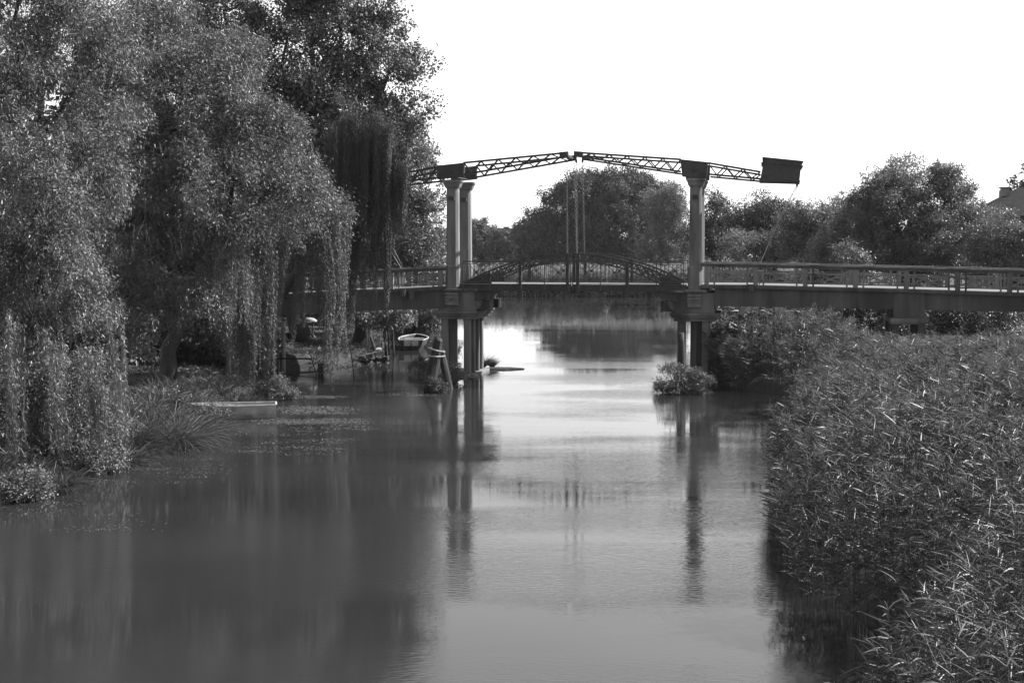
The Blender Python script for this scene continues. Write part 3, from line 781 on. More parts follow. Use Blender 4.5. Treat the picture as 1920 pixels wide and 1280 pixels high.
e4b = tree('weeping_willow', 'dark drooping willow of long hair-like withes in front of the bridge arm', 'tree', (gx(462, 77), 77, 0.5),
     [pb(645, 195, 66.5, 34, 28, 1.0), pb(710, 230, 66.5, 50, 32, 1.0), pb(670, 280, 67, 60, 50, 1.2), pb(630, 270, 67, 40, 60, 1.2)],
     9000, M['willow_dark'], 0.13, 0.026, 0.26, clump=0.3, droop=1.2, vstretch=1.6, extra=S4, fork=9.5, lean=(gx(650, 67) - gx(462, 77), -10))
# tall poplar behind
tree('poplar_tree', 'tall dark poplar rising behind the willows against the white sky', 'tree', (gx(560, 84), 84, 1.0),
     [pb(300, 30, 82, 90, 90, 3), pb(420, 60, 83, 110, 100, 3.5), pb(540, 110, 82, 110, 110, 3.5), pb(640, 60, 83, 105, 120, 3.5), pb(600, -60, 84, 120, 90, 3), pb(640, 200, 83, 110, 90, 3),
      pb(735, 150, 82, 60, 62, 2), pb(765, 215, 82, 48, 28, 1.3), pb(700, 30, 83, 45, 45, 2), pb(660, 300, 84, 100, 90, 3), pb(480, 240, 84, 110, 110, 3), pb(755, 115, 82, 32, 26, 1), pb(725, 260, 83, 60, 50, 2)],
     165000, M['poplar'], 0.155, 0.125, 0.5, clump=0.55, per=36, droop=0.3, shell=0.25, lump=0.22, twigs=70, fork=6)
tree('leafy_tree', 'bushy pale-leaved tree just beyond the left end of the bridge railing', 'tree', (gx(722, 97), 97, 1.0),
     [pb(765, 330, 90, 52, 70, 2.5), pb(790, 420, 90, 45, 70, 2.2), pb(730, 420, 91, 60, 90, 2.5), pb(775, 300, 91, 40, 45, 1.6), pb(700, 500, 91, 70, 60, 2), pb(790, 480, 90, 42, 40, 2), pb(690, 400, 92, 50, 90, 2)],
     60000, M['bright'], 0.2, 0.085, 0.3, clump=0.42, per=30, droop=0.3, shell=0.4, twigs=20, fork=3)
tree('leafy_tree', 'low spreading tree whose pale foliage shows under the left bridge span', 'tree', (gx(674, 83), 83, 0.8),
     [pb(700, 585, 82, 45, 28, 1.6), pb(745, 580, 82, 40, 24, 1.6), pb(660, 560, 84, 40, 30, 1.6), pb(720, 555, 85, 60, 20, 1.6)],
     14000, M['bright'], 0.2, 0.09, 0.38, clump=0.35, per=30, droop=0.3, shell=0.3, fork=2.6, lean=(.3, 0), twigs=8)
e5 = [(gx(random.uniform(770, 824), 96), random.uniform(95, 97), gz(random.uniform(560, 590), 96), gz(random.uniform(615, 642), 96), 0.4, 20, .02) for _ in range(24)]
S5 = strands(e5, 0.16, 0.035, 0.06, False)
tree('weeping_willow', 'small weeping willow hanging over the boat seen under the bridge', 'tree', (gx(815, 101), 101, 0.9),
     [pb(795, 585, 96, 30, 24, 1.4), pb(760, 570, 98, 45, 24, 1.6), pb(720, 600, 99, 40, 22, 1.5)], 9000, M['strand'], 0.2, 0.06, 0.25, clump=0.4, droop=1, extra=S5, fork=2.5)
# park trees further back on the left bank
lb = ['dense park tree at the left edge behind the foreground willow', 'dark park tree behind the domed willow', 'dark park tree standing behind the weeping willow curtains', 'shadowy park tree behind the drooping dark willow', 'round tree beyond the bridge between the poplar and the columns']
for i, (px, Y, ty, w) in enumerate(((60, 76, 0, 260), (300, 78, 60, 230), (470, 92, 230, 140), (610, 100, 300, 110), (720, 112, 420, 80))):
    k = (560 - ty) / 2.0
    tree('park_tree', lb[i], 'tree', (gx(px, Y), Y, 1.0), [pb(px, ty + k * .6, Y, w * .8, k * .75), pb(px - w * .4, ty + k * 1.3, Y - 1, w * .6, k * .7), pb(px + w * .4, ty + k * 1.25, Y - 1, w * .6, k * .7), pb(px, 545, Y, w * .8, 40)],
         20000, M['poplar'], 0.42, 0.28, 0.4, group='park trees behind the left bank', clump=0.7, per=24, droop=0.3, shell=0.45, fork=2.4)
# extra trunks seen under the bridge
for i, (px, yb, yt, Y, w, ln) in enumerate(((686, 655, 575, 86, .25, .1), (432, 690, 560, 72, .3, .3), (100, 700, 470, 56, .28, .3))):
    b = at(px, yb, Y); top = at(px + 12, yt, Y)
    root = empty('tree_trunk', (b[0], b[1], gh(b[0], b[1])), 0, ('dark bare trunk beside the spreading tree under the bridge', 'dark trunk half hidden behind the weeping willow curtain', 'dark trunk rising within the far left willow')[i], 'trunk')
    mb = MB(); pts = limb(mb, (0, 0, -.3), (top[0] - b[0], 0, top[2]), w * 1.3, w * .8, 6, .2, 10); mb.build('bole', M['bark'], root, smooth=True)
    mb = MB(); limb(mb, pts[4], np.array(pts[4]) + np.array([-1.2, .3, 1.5]), w * .5, w * .2); limb(mb, pts[5], np.array(pts[5]) + np.array([1.2, .3, 1.6]), w * .5, w * .2); mb.build('limb', M['bark'], root, smooth=True)
# bare pale twigs in the domed willow
root = empty('dead_branch', at(290, 420, 53.2), 0, 'pale leafless dead twigs hanging out of the domed willow', 'branch')
mb = MB()
for k in range(6):
    a = np.array([random.uniform(-.8, .9), 0, random.uniform(-.2, .3)]); limb(mb, a, a + np.array([random.uniform(-.5, .5), random.uniform(-.1, .2), random.uniform(-2.2, -.9)]), .011, .005, 6, .25, 5)
for k in range(1):
    a = np.array([-.9 + k * .3, 0, -1.2]); limb(mb, a, a + np.array([.7, .1, 2.4]), .014, .006, 6, .3, 5)
mb.build('twigs', M['pale_twig'], root)

# ------------------------------------------------------------------ FAR AND RIGHT TREES
tree('round_tree', 'big dark round-headed tree on the far bank framed by the bridge chains', 'tree', (gx(1130, 290), 290, 1.0),
     [pb(1060, 398, 287, 52, 58, 6), pb(1100, 365, 286, 50, 40, 6), pb(1170, 362, 286, 56, 42, 6), pb(1150, 430, 285, 90, 65, 8), pb(1035, 450, 286, 44, 45, 5.5), pb(1215, 400, 288, 46, 52, 6), pb(1010, 450, 288, 26, 50, 4), pb(1090, 460, 285, 70, 40, 6), pb(1140, 345, 287, 30, 22, 4), pb(1190, 345, 287, 26, 20, 4)],
     200000, M['far'], 0.36, 0.24, 0.9, clump=1.1, per=50, droop=0.1, shell=0.35, lump=0.16, fork=3)
tree('round_tree', 'paler feathery tree against the right side of the big round tree', 'tree', (gx(1250, 272), 272, 1.0),
     [pb(1245, 380, 271, 36, 38, 4), pb(1262, 420, 270, 32, 50, 4), pb(1230, 455, 270, 34, 36, 4), pb(1270, 460, 269, 24, 30, 3)],
     40000, M['far_bright'], 0.36, 0.2, 0.5, clump=0.8, per=30, droop=0.1, shell=0.4, fork=3)
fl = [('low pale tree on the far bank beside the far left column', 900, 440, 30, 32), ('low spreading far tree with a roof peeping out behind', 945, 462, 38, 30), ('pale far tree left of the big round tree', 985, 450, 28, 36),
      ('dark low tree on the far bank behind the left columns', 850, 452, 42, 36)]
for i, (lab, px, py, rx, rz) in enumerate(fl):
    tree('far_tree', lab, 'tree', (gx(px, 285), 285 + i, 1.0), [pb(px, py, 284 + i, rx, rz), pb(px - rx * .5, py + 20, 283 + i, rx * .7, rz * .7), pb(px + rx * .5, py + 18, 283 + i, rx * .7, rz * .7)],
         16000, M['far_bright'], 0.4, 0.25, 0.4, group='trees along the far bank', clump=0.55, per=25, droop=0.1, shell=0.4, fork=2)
rt = [('airy tree just right of the right column', [(1340, 410, 34, 40), (1360, 450, 45, 42), (1325, 450, 30, 45), (1340, 380, 20, 14)], 150, 'far'),
      ('tree with flat tiered top below the counterweight', [(1440, 385, 36, 24), (1455, 410, 45, 26), (1410, 410, 26, 24), (1430, 450, 50, 44), (1390, 430, 26, 40), (1395, 395, 22, 16)], 142, 'far'),
      ('pale bushy tree behind the tail rope', [(1400, 470, 50, 30), (1450, 460, 45, 32), (1480, 440, 30, 40)], 128, 'far_bright'),
      ('spiky topped tree between the counterweight and the great tree', [(1500, 410, 30, 34), (1615, 395, 30, 40), (1585, 450, 50, 50), (1530, 410, 26, 38), (1568, 400, 20, 38), (1540, 450, 55, 45), (1590, 410, 20, 32), (1500, 450, 30, 35)], 112, 'bright'),
      ('great spreading tree filling the right background above the bridge rail', [(1690, 350, 48, 48), (1650, 380, 55, 50), (1620, 420, 60, 55), (1700, 430, 80, 65), (1770, 365, 48, 52), (1810, 380, 38, 40), (1780, 440, 80, 60), (1840, 440, 50, 50), (1700, 322, 22, 22), (1650, 470, 95, 34), (1760, 480, 100, 30), (1850, 470, 60, 40), (1570, 470, 50, 36), (1660, 345, 20, 30), (1790, 345, 30, 30)], 100, 'bright'),
      ('pale leafy tree low at the right edge below the house', [(1880, 450, 42, 50), (1850, 470, 40, 45), (1920, 480, 50, 50), (1955, 470, 40, 60)], 92, 'bright')]
for lab, bl, Y, mk in rt:
    cx = sum(b[0] for b in bl) / len(bl)
    n = int(sum(b[2] * b[3] for b in bl) * (4.6 if Y < 120 else 4.4))
    tree('bankside_tree', lab, 'tree', (gx(cx, Y), Y, 1.0), [pb(b[0], b[1], Y + random.uniform(-1, 1), b[2] * 1.1, b[3] * 1.08) for b in bl], n, M[mk], 0.0013 * Y + .03, 0.0008 * Y, 0.3,
         clump=0.004 * Y, per=30, droop=0.1, shell=0.3, lump=.26, fork=2.5, twigs=24)
tree('tall_tree', 'top of a tall leafy tree rising over the house roof at the right edge', 'tree', (gx(1950, 150), 150, 1.0), [pb(1935, 335, 150, 36, 30), pb(1960, 380, 150, 40, 50)], 5000, M['far'], .35, .2, .3, clump=.5, per=20, fork=7)
tree('small_bush', 'pale small bush behind the right bridge railing', 'bush', (gx(1590, 86), 86, 1.0), [pb(1590, 485, 86, 28, 26), pb(1610, 500, 86, 20, 20)], 5000, M['bright'], .18, .07, .08, clump=.3, per=25, fork=1.0)
# shrubs under the right spans, most with the shade put into their leaf colour
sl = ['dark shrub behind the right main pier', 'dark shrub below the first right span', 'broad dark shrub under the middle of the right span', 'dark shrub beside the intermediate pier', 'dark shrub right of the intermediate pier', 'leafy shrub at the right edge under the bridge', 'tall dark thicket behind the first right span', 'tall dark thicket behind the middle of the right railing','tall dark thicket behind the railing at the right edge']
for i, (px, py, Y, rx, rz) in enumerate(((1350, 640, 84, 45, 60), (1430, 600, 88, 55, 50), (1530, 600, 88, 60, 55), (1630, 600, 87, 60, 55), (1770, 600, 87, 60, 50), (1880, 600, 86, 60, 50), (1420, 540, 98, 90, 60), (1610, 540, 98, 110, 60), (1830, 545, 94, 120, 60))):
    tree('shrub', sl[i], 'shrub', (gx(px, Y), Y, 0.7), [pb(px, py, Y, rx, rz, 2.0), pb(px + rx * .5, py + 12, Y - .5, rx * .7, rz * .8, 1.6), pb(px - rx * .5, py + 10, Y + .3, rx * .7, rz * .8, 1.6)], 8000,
         M['shade_leaf'] if i not in (0, 5) else M['poplar'], 0.2, 0.08, 0.1, group='shrubs behind the right approach spans', clump=.4, per=30, droop=.2, fork=.8, shell=.3)

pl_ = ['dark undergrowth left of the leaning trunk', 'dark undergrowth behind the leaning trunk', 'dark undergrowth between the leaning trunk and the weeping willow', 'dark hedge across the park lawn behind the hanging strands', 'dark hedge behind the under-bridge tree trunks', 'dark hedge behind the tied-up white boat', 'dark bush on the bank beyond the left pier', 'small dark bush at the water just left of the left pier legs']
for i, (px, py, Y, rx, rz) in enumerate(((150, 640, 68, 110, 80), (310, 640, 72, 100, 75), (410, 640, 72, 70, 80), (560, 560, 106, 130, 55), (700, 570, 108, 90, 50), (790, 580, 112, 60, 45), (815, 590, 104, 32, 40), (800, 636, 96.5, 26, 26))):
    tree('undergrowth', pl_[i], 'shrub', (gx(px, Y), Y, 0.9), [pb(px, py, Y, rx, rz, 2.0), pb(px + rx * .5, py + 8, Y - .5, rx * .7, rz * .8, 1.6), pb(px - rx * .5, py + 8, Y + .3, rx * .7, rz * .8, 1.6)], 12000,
         M['shade_leaf'], 0.24, 0.13, 0.1, group='dark undergrowth along the left bank', clump=.4, per=30, droop=.2, fork=.8, shell=.3)

# distant wood closing the horizon
B = Blades(); n = 26000
x = RNG.uniform(-180, 230, n); cl = np.round(x / 7) * 7
hh = 7.5 + 1.8 * np.sin(cl * 1.7) + 1.2 * np.sin(x * .45)
z = 1 + hh * RNG.random(n) ** .7; P = np.stack([x, 330 + RNG.normal(size=n) * 4, z], 1)
B.add_leaves(leaf_V(P, norm(RNG.normal(size=(n, 3))), norm(RNG.normal(size=(n, 3)) + [[0, -.3, .6]]), RNG.uniform(.7, 1.3, n), RNG.uniform(.5, .9, n)))
tag(B.build('distant_wood', M['far']), 'low wood of distant trees closing the horizon', 'wood', kind='stuff')

# ------------------------------------------------------------------ REEDS
def reeds(name, label, xs, ys, hs, leaf_n, leafL, leafW, mat, wind=(-0.3, 0.0), plume=0.0, zb=None, tmin=.18):
    kp = RNG.random(len(xs)) < np.clip(.62 + .75 * nz2(xs * 2.1 + 3, ys * 1.9), .22, 1); xs, ys, hs = xs[kp], ys[kp], hs[kp]
    n = len(xs); B = Blades()
    z0 = np.array([gh(a, b) for a, b in zip(xs, ys)]) if zb is None else np.full(n, zb)
    z0 = np.maximum(z0, -0.15)
    hs = np.maximum(hs - np.maximum(z0, 0) * .9, .8)
    base = np.stack([xs, ys, z0], 1)
    lean = np.stack([RNG.normal(wind[0], .15, n) + .28 * nz2(xs * 1.1 + 9, ys * .9), RNG.normal(wind[1], .15, n) + .25 * nz2(ys * 1.3, xs * 1.2 + 4), np.zeros(n)], 1)
    def pos(i, t):      # point along the stem
        return base[i] + np.array([0, 0, 1.0])[None] * (hs[i] * t)[:, None] + lean[i] * (hs[i] * 0.45 * t * t)[:, None]
    a = np.arange(n)
    # stems in two straight pieces
    for (t0, t1) in ((0, .5), (.5, .95)):
        p = pos(a, np.full(n, t0)); q = pos(a, np.full(n, t1)); d = q - p; l = np.linalg.norm(d, axis=1)
        S = norm(np.cross(d, RNG.normal(size=(n, 3)))) * (leafW * .22)
        V = np.stack([p - S, p + S, q + S, q - S], 1).reshape(-1, 3); B.add_leaves(V)
    i = np.repeat(a, leaf_n); t = RNG.uniform(tmin, 1.0, len(i)) ** .75
    P = pos(i, t); ang = RNG.uniform(0, 6.283, len(i))
    out = np.stack([np.cos(ang) + wind[0] * 1.2, np.sin(ang) + wind[1], np.zeros(len(i))], 1)
    D = norm(out * RNG.uniform(.5, 1.3, len(i))[:, None] + np.array([[0, 0, .7]]))
    bend = out * RNG.uniform(.2, .8, len(i))[:, None] + np.array([[0, 0, -1.0]]) * (RNG.random(len(i)) ** 2 * 1.5)[:, None]
    V, I = blade_V(P, D, bend, leafL * RNG.uniform(.6, 1.25, len(i)), leafW * RNG.uniform(.6, 1.3, len(i)))
    B.add(V, I)
    o = B.build(name, mat); tag(o, label, 'reeds', kind='stuff')
    if plume > 0:
        k = a[RNG.random(n) < plume]
        if len(k):
            m = 46; i = np.repeat(k, m); t = RNG.random(len(i))
            P = pos(i, .9 + .16 * t) + RNG.normal(size=(len(i), 3)) * (.05 + .06 * (1 - t))[:, None]
            D = norm(RNG.normal(size=(len(i), 3)) * .6 + np.array([[wind[0] * 1.5, 0, .45]]))
            B2 = Blades(); B2.add_leaves(leaf_V(P, D, norm(RNG.normal(size=(len(i), 3))), RNG.uniform(.08, .22, len(i)), np.full(len(i), .010 + leafW * .3)))
            B2.build(name.replace('bed', 'plumes'), M['plume'], o)['kind'] = 'stuff'
    return o
def bed_pts(y0, y1, dens, off0=-.3, wmax=None, fr=0.40, seed=1):
    xs = []; ys = []
    y = y0
    Yc = np.linspace(y0, y1, 120)
    for j in range(len(Yc) - 1):
        ya, yb = Yc[j], Yc[j + 1]; ym = (ya + yb) / 2
        xa = float(xr(ym)) + off0; xb = max(fr * ym + 1.5, xa + 2.0)
        if wmax: xb = min(xb, xa + wmax)
        k = RNG.poisson(max(0, (xb - xa) * (yb - ya) * dens))
        xs.append(RNG.uniform(xa, xb, k)); ys.append(RNG.uniform(ya, yb, k))
        if not wmax:
            k = RNG.poisson(7 * (yb - ya) * dens * .3); xs.append(RNG.uniform(xb, xb + 7, k)); ys.append(RNG.uniform(ya, yb, k))
    return np.concatenate(xs), np.concatenate(ys)
def hvar(xs, ys, base, amp):
    return base + amp * (1.0 * nz2(xs * 1.15, ys * .8) + .5 * np.sin(xs * 2.9 + ys * 1.9)) + RNG.normal(0, .22, len(xs))
def edge_lower(xs, ys):  # outer stems a little shorter
    d = xs - xr(ys); return np.clip(.72 + d * .28, .6, 1.0)
xs, ys = bed_pts(9, 24, 46, -.5); hs = hvar(xs, ys, 2.65, .45) * edge_lower(xs, ys)
reeds('reed_bed', 'tall reeds nearest the viewer in the lower right corner', xs, ys, hs, 18, .32, .018, M['reed'], (-.16, -.1))
xs, ys = bed_pts(24, 42, 34, -.5); hs = hvar(xs, ys, 2.8, .48) * edge_lower(xs, ys)
reeds('reed_bed', 'dense swaying reeds on the right bank overhanging the river', xs, ys, hs, 17, .33, .022, M['reed'], (-.16, -.1), plume=.14)
xs, ys = bed_pts(42, 66.5, 20); hs = hvar(xs, ys, 2.85 - .95 * np.clip((ys - 52) / 10, 0, 1) * np.clip((xs - 13.5) / 2.2, 0, 1) + .4 * np.clip((ys - 52) / 4, 0, 1) * np.clip((14.5 - xs) / 1.5, 0, 1), .30) * edge_lower(xs, ys)
reeds('reed_bed', 'feathery reeds on the right bank stretching up to the bridge', xs, ys, hs, 15, .38, .030, M['reed'], (-.12, 0), plume=.4)
xs, ys = bed_pts(67, 100, 14, wmax=4.2, fr=.5); hs = hvar(xs, ys, np.where(ys < 74, 2.2, 3.1), .4)
reeds('reed_bed', 'sunlit reeds beyond the right main pier under the bridge', xs, ys, hs, 9, .6, .06, M['reed'], (-.2, 0), plume=.2)
xs, ys = bed_pts(64.5, 100, 16, wmax=2.6, fr=.1); hs = hvar(xs, ys, 2.3, .4)
reeds('reed_bed', 'shaded fringe of reeds along the right bank under and beyond the bridge', xs, ys, hs, 9, .5, .05, M['reed'], (-.2, 0), tmin=.03)
n = 5200; xs = RNG.uniform(-22, 36, n); ys = RNG.uniform(168.2, 173, n); hs = RNG.normal(3.1, .45, n)
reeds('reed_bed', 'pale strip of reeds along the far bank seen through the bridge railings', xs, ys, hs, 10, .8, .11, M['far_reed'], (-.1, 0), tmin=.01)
# right pier and dark inner fringe
# ------------------------------------------------------------------ sedge, grass
def tuft(B, x, y, z, r, h, n, w=.02, spread=.7, wx=0.0):
    a = RNG.uniform(0, 6.283, n); rr = r * np.sqrt(RNG.random(n))
    P = np.stack([x + np.cos(a) * rr, y + np.sin(a) * rr, np.full(n, z)], 1)
    out = np.stack([np.cos(a) + wx, np.sin(a), np.zeros(n)], 1)
    D = norm(out * .35 * spread + np.array([[0, 0, 1.0]]) + RNG.normal(size=(n, 3)) * .24)
    bend = out * spread * RNG.uniform(.4, 1.6, n)[:, None] + np.array([[0, 0, -1.0]]) * RNG.uniform(.4, 1.8, n)[:, None] * spread
    V, I = blade_V(P, D, bend, h * RNG.uniform(.6, 1.25, n), np.full(n, w))
    B.add(V, I)
tl = ['arching sedge clump nearest the trailing willow', 'large arching sedge clump below the leaning trunk', 'sedge clump hiding the bow of the rowing boat', 'rough sedge clump beside the leaning trunk', 'sedge clump at the foot of the trailing boughs', 'low sedge clump at the far left water edge', 'tall sedge clump in front of the weeping willow']
for i, (px, py, r, h, n) in enumerate(((262, 850, .55, 1.6, 1500), (298, 842, .55, 1.7, 1500), (350, 818, .5, 1.3, 1300), (322, 828, .5, 1.6, 1400), (205, 872, .5, 1.1, 1000), (75, 925, .5, .7, 600), (235, 815, .6, 1.7, 1400))):
    p = wat(px, py); B = Blades(); z = 0.0
    for k in range(4): tuft(B, random.uniform(-.7, .6), random.uniform(-.1, .8), random.uniform(0, .25), r * random.uniform(.5, 1), h * random.uniform(.6, 1.15), n // 4, .018, random.uniform(.8, 1.5), random.uniform(-.3, .35))
    o = B.build('sedge_clump', M['sedge']); o.location = (p[0], p[1], -0.02); tag(o, tl[i], 'sedge', 'sedge clumps on the left water edge')
B = Blades()
for k in range(700):
    y = random.uniform(34, 62); x = float(xl(y)) - abs(random.gauss(0, 1.6)) + .25
    tuft(B, x, y, max(gh(x, y), -.05), .22, random.uniform(.35, .95), 34, .022, .8)
for k in range(650):
    y = random.uniform(73, 104); x = float(xl(y)) - abs(random.gauss(0, 2.2)) + .1
    tuft(B, x, y, max(gh(x, y), -.05), .25, random.uniform(.15, .4), 22, .028, .8)
for k in range(900):
    y = random.uniform(60, 92); x = float(xl(y)) - random.uniform(.5, 16)
    tuft(B, x, y, max(gh(x, y), -.05), .35, random.uniform(.15, .55), 16, .04, .8)
tag(B.build('bank_grass', M['sedge']), 'rough grass growing along the left bank', 'grass', kind='stuff')
# small shrubs at the water
def bush(name, lab, px, py, w, h, n, mat, L=.09, W=.04, cat='bush', group=None, Yb=None):
    p = wat(px, py); 
    root = empty(name, (p[0], p[1], 0), 0, lab, cat, group)
    V = crown([(0, 0, h * .45, w, w * .8, h * .55), (-w * .4, -.1, h * .3, w * .7, w * .6, h * .35), (w * .4, 0, h * .35, w * .7, w * .6, h * .4)], n, L, W, .16, 20, .1, .4, .4, .6, .6, zmin=.0)
    B = Blades(); B.add_leaves(V); B.build('foliage', mat, root)
    mb = MB()
    for k in range(9):
        a = random.uniform(0, 6.28); limb(mb, (0, 0, -.2), (math.cos(a) * w * .7, math.sin(a) * w * .5, h * random.uniform(.5, .95)), .02, .006, 4, .3, 5)
    mb.build('stems', M['bark'], root)
    return root
b1 = bush('water_shrub', 'small pale shrub where the bank ends right of the weeping willow', 517, 748, .8, 1.0, 5200, M['bright'])
b2 = bush('water_shrub', 'bushy tangle growing around the broken pile at the right pier', 1278, 737, 1.25, 1.5, 9000, M['willow'], .1, .04)
b3 = bush('water_shrub', 'dark weeds around the foot of the roped mooring piles', 812, 735, .55, .6, 2600, M['willow_dark'])
b4 = bush('water_shrub', 'leafy weeds left of the roped mooring piles', 790, 700, .45, .9, 1500, M['willow'])
b5 = bush('water_shrub', 'bramble at the foot of the near left pier posts', 853, 716, .5, .9, 1900, M['willow'])
b6 = bush('water_shrub', 'large leafed plant beside the leaning trunk', 372, 752, .7, 1.4, 1300, M['bright'], .22, .1)
b7 = bush('bank_shrub', 'low leafy bush at the far left water edge under the trailing boughs', 30, 935, 1.2, .9, 7000, M['willow'])
b8 = bush('bank_shrub', 'leafy bush at the water edge left of the sedge clumps', 165, 885, 1.2, .9, 7000, M['willow'])
b9 = bush('bank_shrub', 'small leafy bush among the sedge left of the rowing boat', 392, 790, .55, .8, 3000, M['willow'], .07, .03)
b10 = bush('bank_shrub', 'rounded bush behind the sedge clumps below the leaning trunk', 300, 790, 1.3, 1.3, 8000, M['willow'])
# reeds fringe on b2
B = Blades()
for k in range(10): tuft(B, random.uniform(-1.2, 1.2), random.uniform(-.3, .3), 0, .2, random.uniform(.6, 1.1), 60, .02, 1.0)
B.build('grass_blades', M['sedge'], b2)
# umbel stalks on that bush
mb = MB()
for k in range(7):
    x0 = random.uniform(-.6, .1); t = np.array([x0 + random.uniform(-.3, .2), 0, random.uniform(1.9, 2.5)]); limb(mb, (x0, 0, .8), t, .008, .005, 4, .2, 4)
    for j in range(7): mb.tube([t, t + np.array([random.uniform(-.12, .12), random.uniform(-.05, .05), random.uniform(.03, .1)])], .004, 3)
mb.build('umbel_stalks', M['pale_twig'], b2)

# mud islet
isl = empty('mud_islet', wat(935, 692), 0, 'thin spit of mud and debris right of the left pier', 'islet')
mb = MB(); pts = []; n = 26
for i in range(n):
    a = 2 * math.pi * i / n; r = 1 + random.uniform(-.12, .12); pts.append((math.cos(a) * 1.25 * r + (.25 if math.cos(a) > 0 else 0), math.sin(a) * .42 * r * (1 - .6 * max(0, math.cos(a)))))
vs = [(x, y, -.15) for x, y in pts] + [(x * .85, y * .8, .035 + random.uniform(0, .03)) for x, y in pts] + [(x * .4, y * .4, .09 + random.uniform(0, .03)) for x, y in pts] + [(0, 0, .12)]
fs = []
for i in range(n):
    j = (i + 1) % n; fs += [(i, j, j + n, i + n), (i + n, j + n, j + 2 * n, i + 2 * n), (i + 2 * n, j + 2 * n, 3 * n)]
mb.add(vs, fs); mb.build('mud', M['soil'], isl)
B = Blades()
for k in range(30): tuft(B, random.uniform(-1.1, 1.3), random.gauss(0, .12), .03, .08, random.uniform(.06, .15), 10, .015, 1.3)
B.build('grass_blades', M['sedge'], isl)
for i, (px, py, h) in enumerate(((905, 690, .8), (923, 689, .6))):
    B = Blades(); tuft(B, 0, 0, 0, .1, h, 260, .02, .55); p = wat(px, py); o = B.build('grass_tussock', M['sedge']); o.location = (p[0], p[1], .02)
    tag(o, ('taller grass tussock touching the left pier', 'shorter rounded grass tussock on the mud spit')[i], 'tussock')

# ------------------------------------------------------------------ floating weed
B = Blades()
def weed(px0, px1, py0, py1, n, s=.1):
    a = wat((px0 + px1) / 2, (py0 + py1) / 2)
    for _ in range(n // 30):
        px = random.uniform(px0, px1); py = random.uniform(py0, py1); p = wat(px, py); k = 30
        P = np.stack([p[0] + RNG.normal(0, .45, k), p[1] + RNG.normal(0, .16, k), RNG.uniform(.006, .022, k)], 1)
        an = RNG.uniform(0, 6.28, k); D = norm(np.stack([np.cos(an), np.sin(an), RNG.normal(0, .15, k)], 1))
        B.add_leaves(leaf_V(P, D, norm(np.array([[0, 0, 1.0]]) + RNG.normal(size=(k, 3)) * .15), RNG.uniform(.5, 1.4, k) * s, RNG.uniform(.4, .9, k) * s * .6))
weed(548, 625, 742, 747, 900); weed(545, 640, 762, 776, 2600); weed(500, 665, 786, 795, 2400); weed(420, 650, 800, 855, 900); weed(150, 420, 845, 905, 800, .08); weed(60, 250, 925, 1000, 300, .07); weed(620, 700, 798, 806, 200)
weed(840, 940, 700, 706, 300, .07); weed(700, 800, 735, 742, 300)
tag(B.build('floating_weed', M['weed']), 'mats and streaks of weed floating off the left bank', 'weed', kind='stuff')

# ------------------------------------------------------------------ boats
def boat(name, label, loc, rz, L, Wd, H, hullm, cover=False):
    root = empty(name, loc, rz, label, 'boat')
    n = 14; sec = []
    for i in range(n + 1):
        t = i / n                      # 0 stern, 1 bow
        w = Wd / 2 * (0.78 + .22 * math.sin(min(t, .5) * math.pi)) * (1 if t < .5 else max(0.03, math.cos((t - .5) * math.pi) ** .75))
        sh = H + .22 * max(0, t - .45) ** 1.6 + .03 * (1 - t)
        kz = -.12 + .35 * max(0, t - .7) ** 1.5
        x = (t - .5) * L
        sec.append((x, w, sh, kz))
    def shell(inset):
        vs = []; fs = []
        for (x, w, sh, kz) in sec:
            w2 = max(w - inset, .01); k2 = kz + inset * 1.2
            for (a, b) in ((-1, 1), (-.86, .5), (-.6, .1), (0, 0), (.6, .1), (.86, .5), (1, 1)):
                vs.append((x + (0 if not inset else 0), a * w2, k2 + (sh - k2) * b))
        for i in range(n):
            for k in range(6):
                a = i * 7 + k; fs.append((a, a + 1, a + 8, a + 7) if not inset else (a, a + 7, a + 8, a + 1))
        return vs, fs
    mb = MB(); v, f = shell(0); mb.add(v, f); v, f = shell(.03); mb.add(v, f)
    mb.add([(sec[0][0], a * sec[0][1], sec[0][3] + (sec[0][2] - sec[0][3]) * b) for (a, b) in ((-1, 1), (-.86, .5), (-.6, .1), (0, 0), (.6, .1), (.86, .5), (1, 1))], [tuple(range(7))])
    mb.build('hull', hullm, root, smooth=False)
    mb = MB()
    for s in (-1, 1):
        for i in range(n):
            a, b = sec[i], sec[i + 1]
            mb.bar((a[0], s * a[1], a[2]), (b[0] + .01, s * b[1], b[2]), .075, .045)
    mb.bar((sec[0][0], -sec[0][1], sec[0][2] - .002), (sec[0][0], sec[0][1], sec[0][2] - .002), .07, .05)
    mb.build('gunwale', M['white_paint'], root)
    for t in (.22, .5, .76):
        s = sec[int(t * n)]; mb = MB(); mb.box(s[0] - .12, s[0] + .12, -s[1] + .03, s[1] - .03, s[2] - .14, s[2] - .11); mb.build('thwart', M['white_paint'] if cover else M['pale_wood'], root)
    mb = MB()
    for i in range(2, n - 1, 2):
        x, w, sh, kz = sec[i]
        for s_ in (-1, 1): mb.bar((x, s_ * (w - .04), sh - .02), (x, s_ * (w * .55), kz + .1), .03, .03)
    mb.build('ribs', M['pale_wood'], root)
    if cover:
        s = sec[1]
        for a, b in ((-.62, -.02), (.02, .62)):
            mb = MB(); s = sec[0]; mb.box(s[0] - .05, s[0] - .005, a * s[1], b * s[1], s[2] - .36, s[2] - .03); mb.build('stern_board', M['white_paint'], root)
        mb = MB(); mb.box(sec[0][0] - .1, sec[0][0] - .04, -.03, .03, -.3, .45); mb.build('rudder', M['timber'], root)
    return root
p = wat(440, 786)
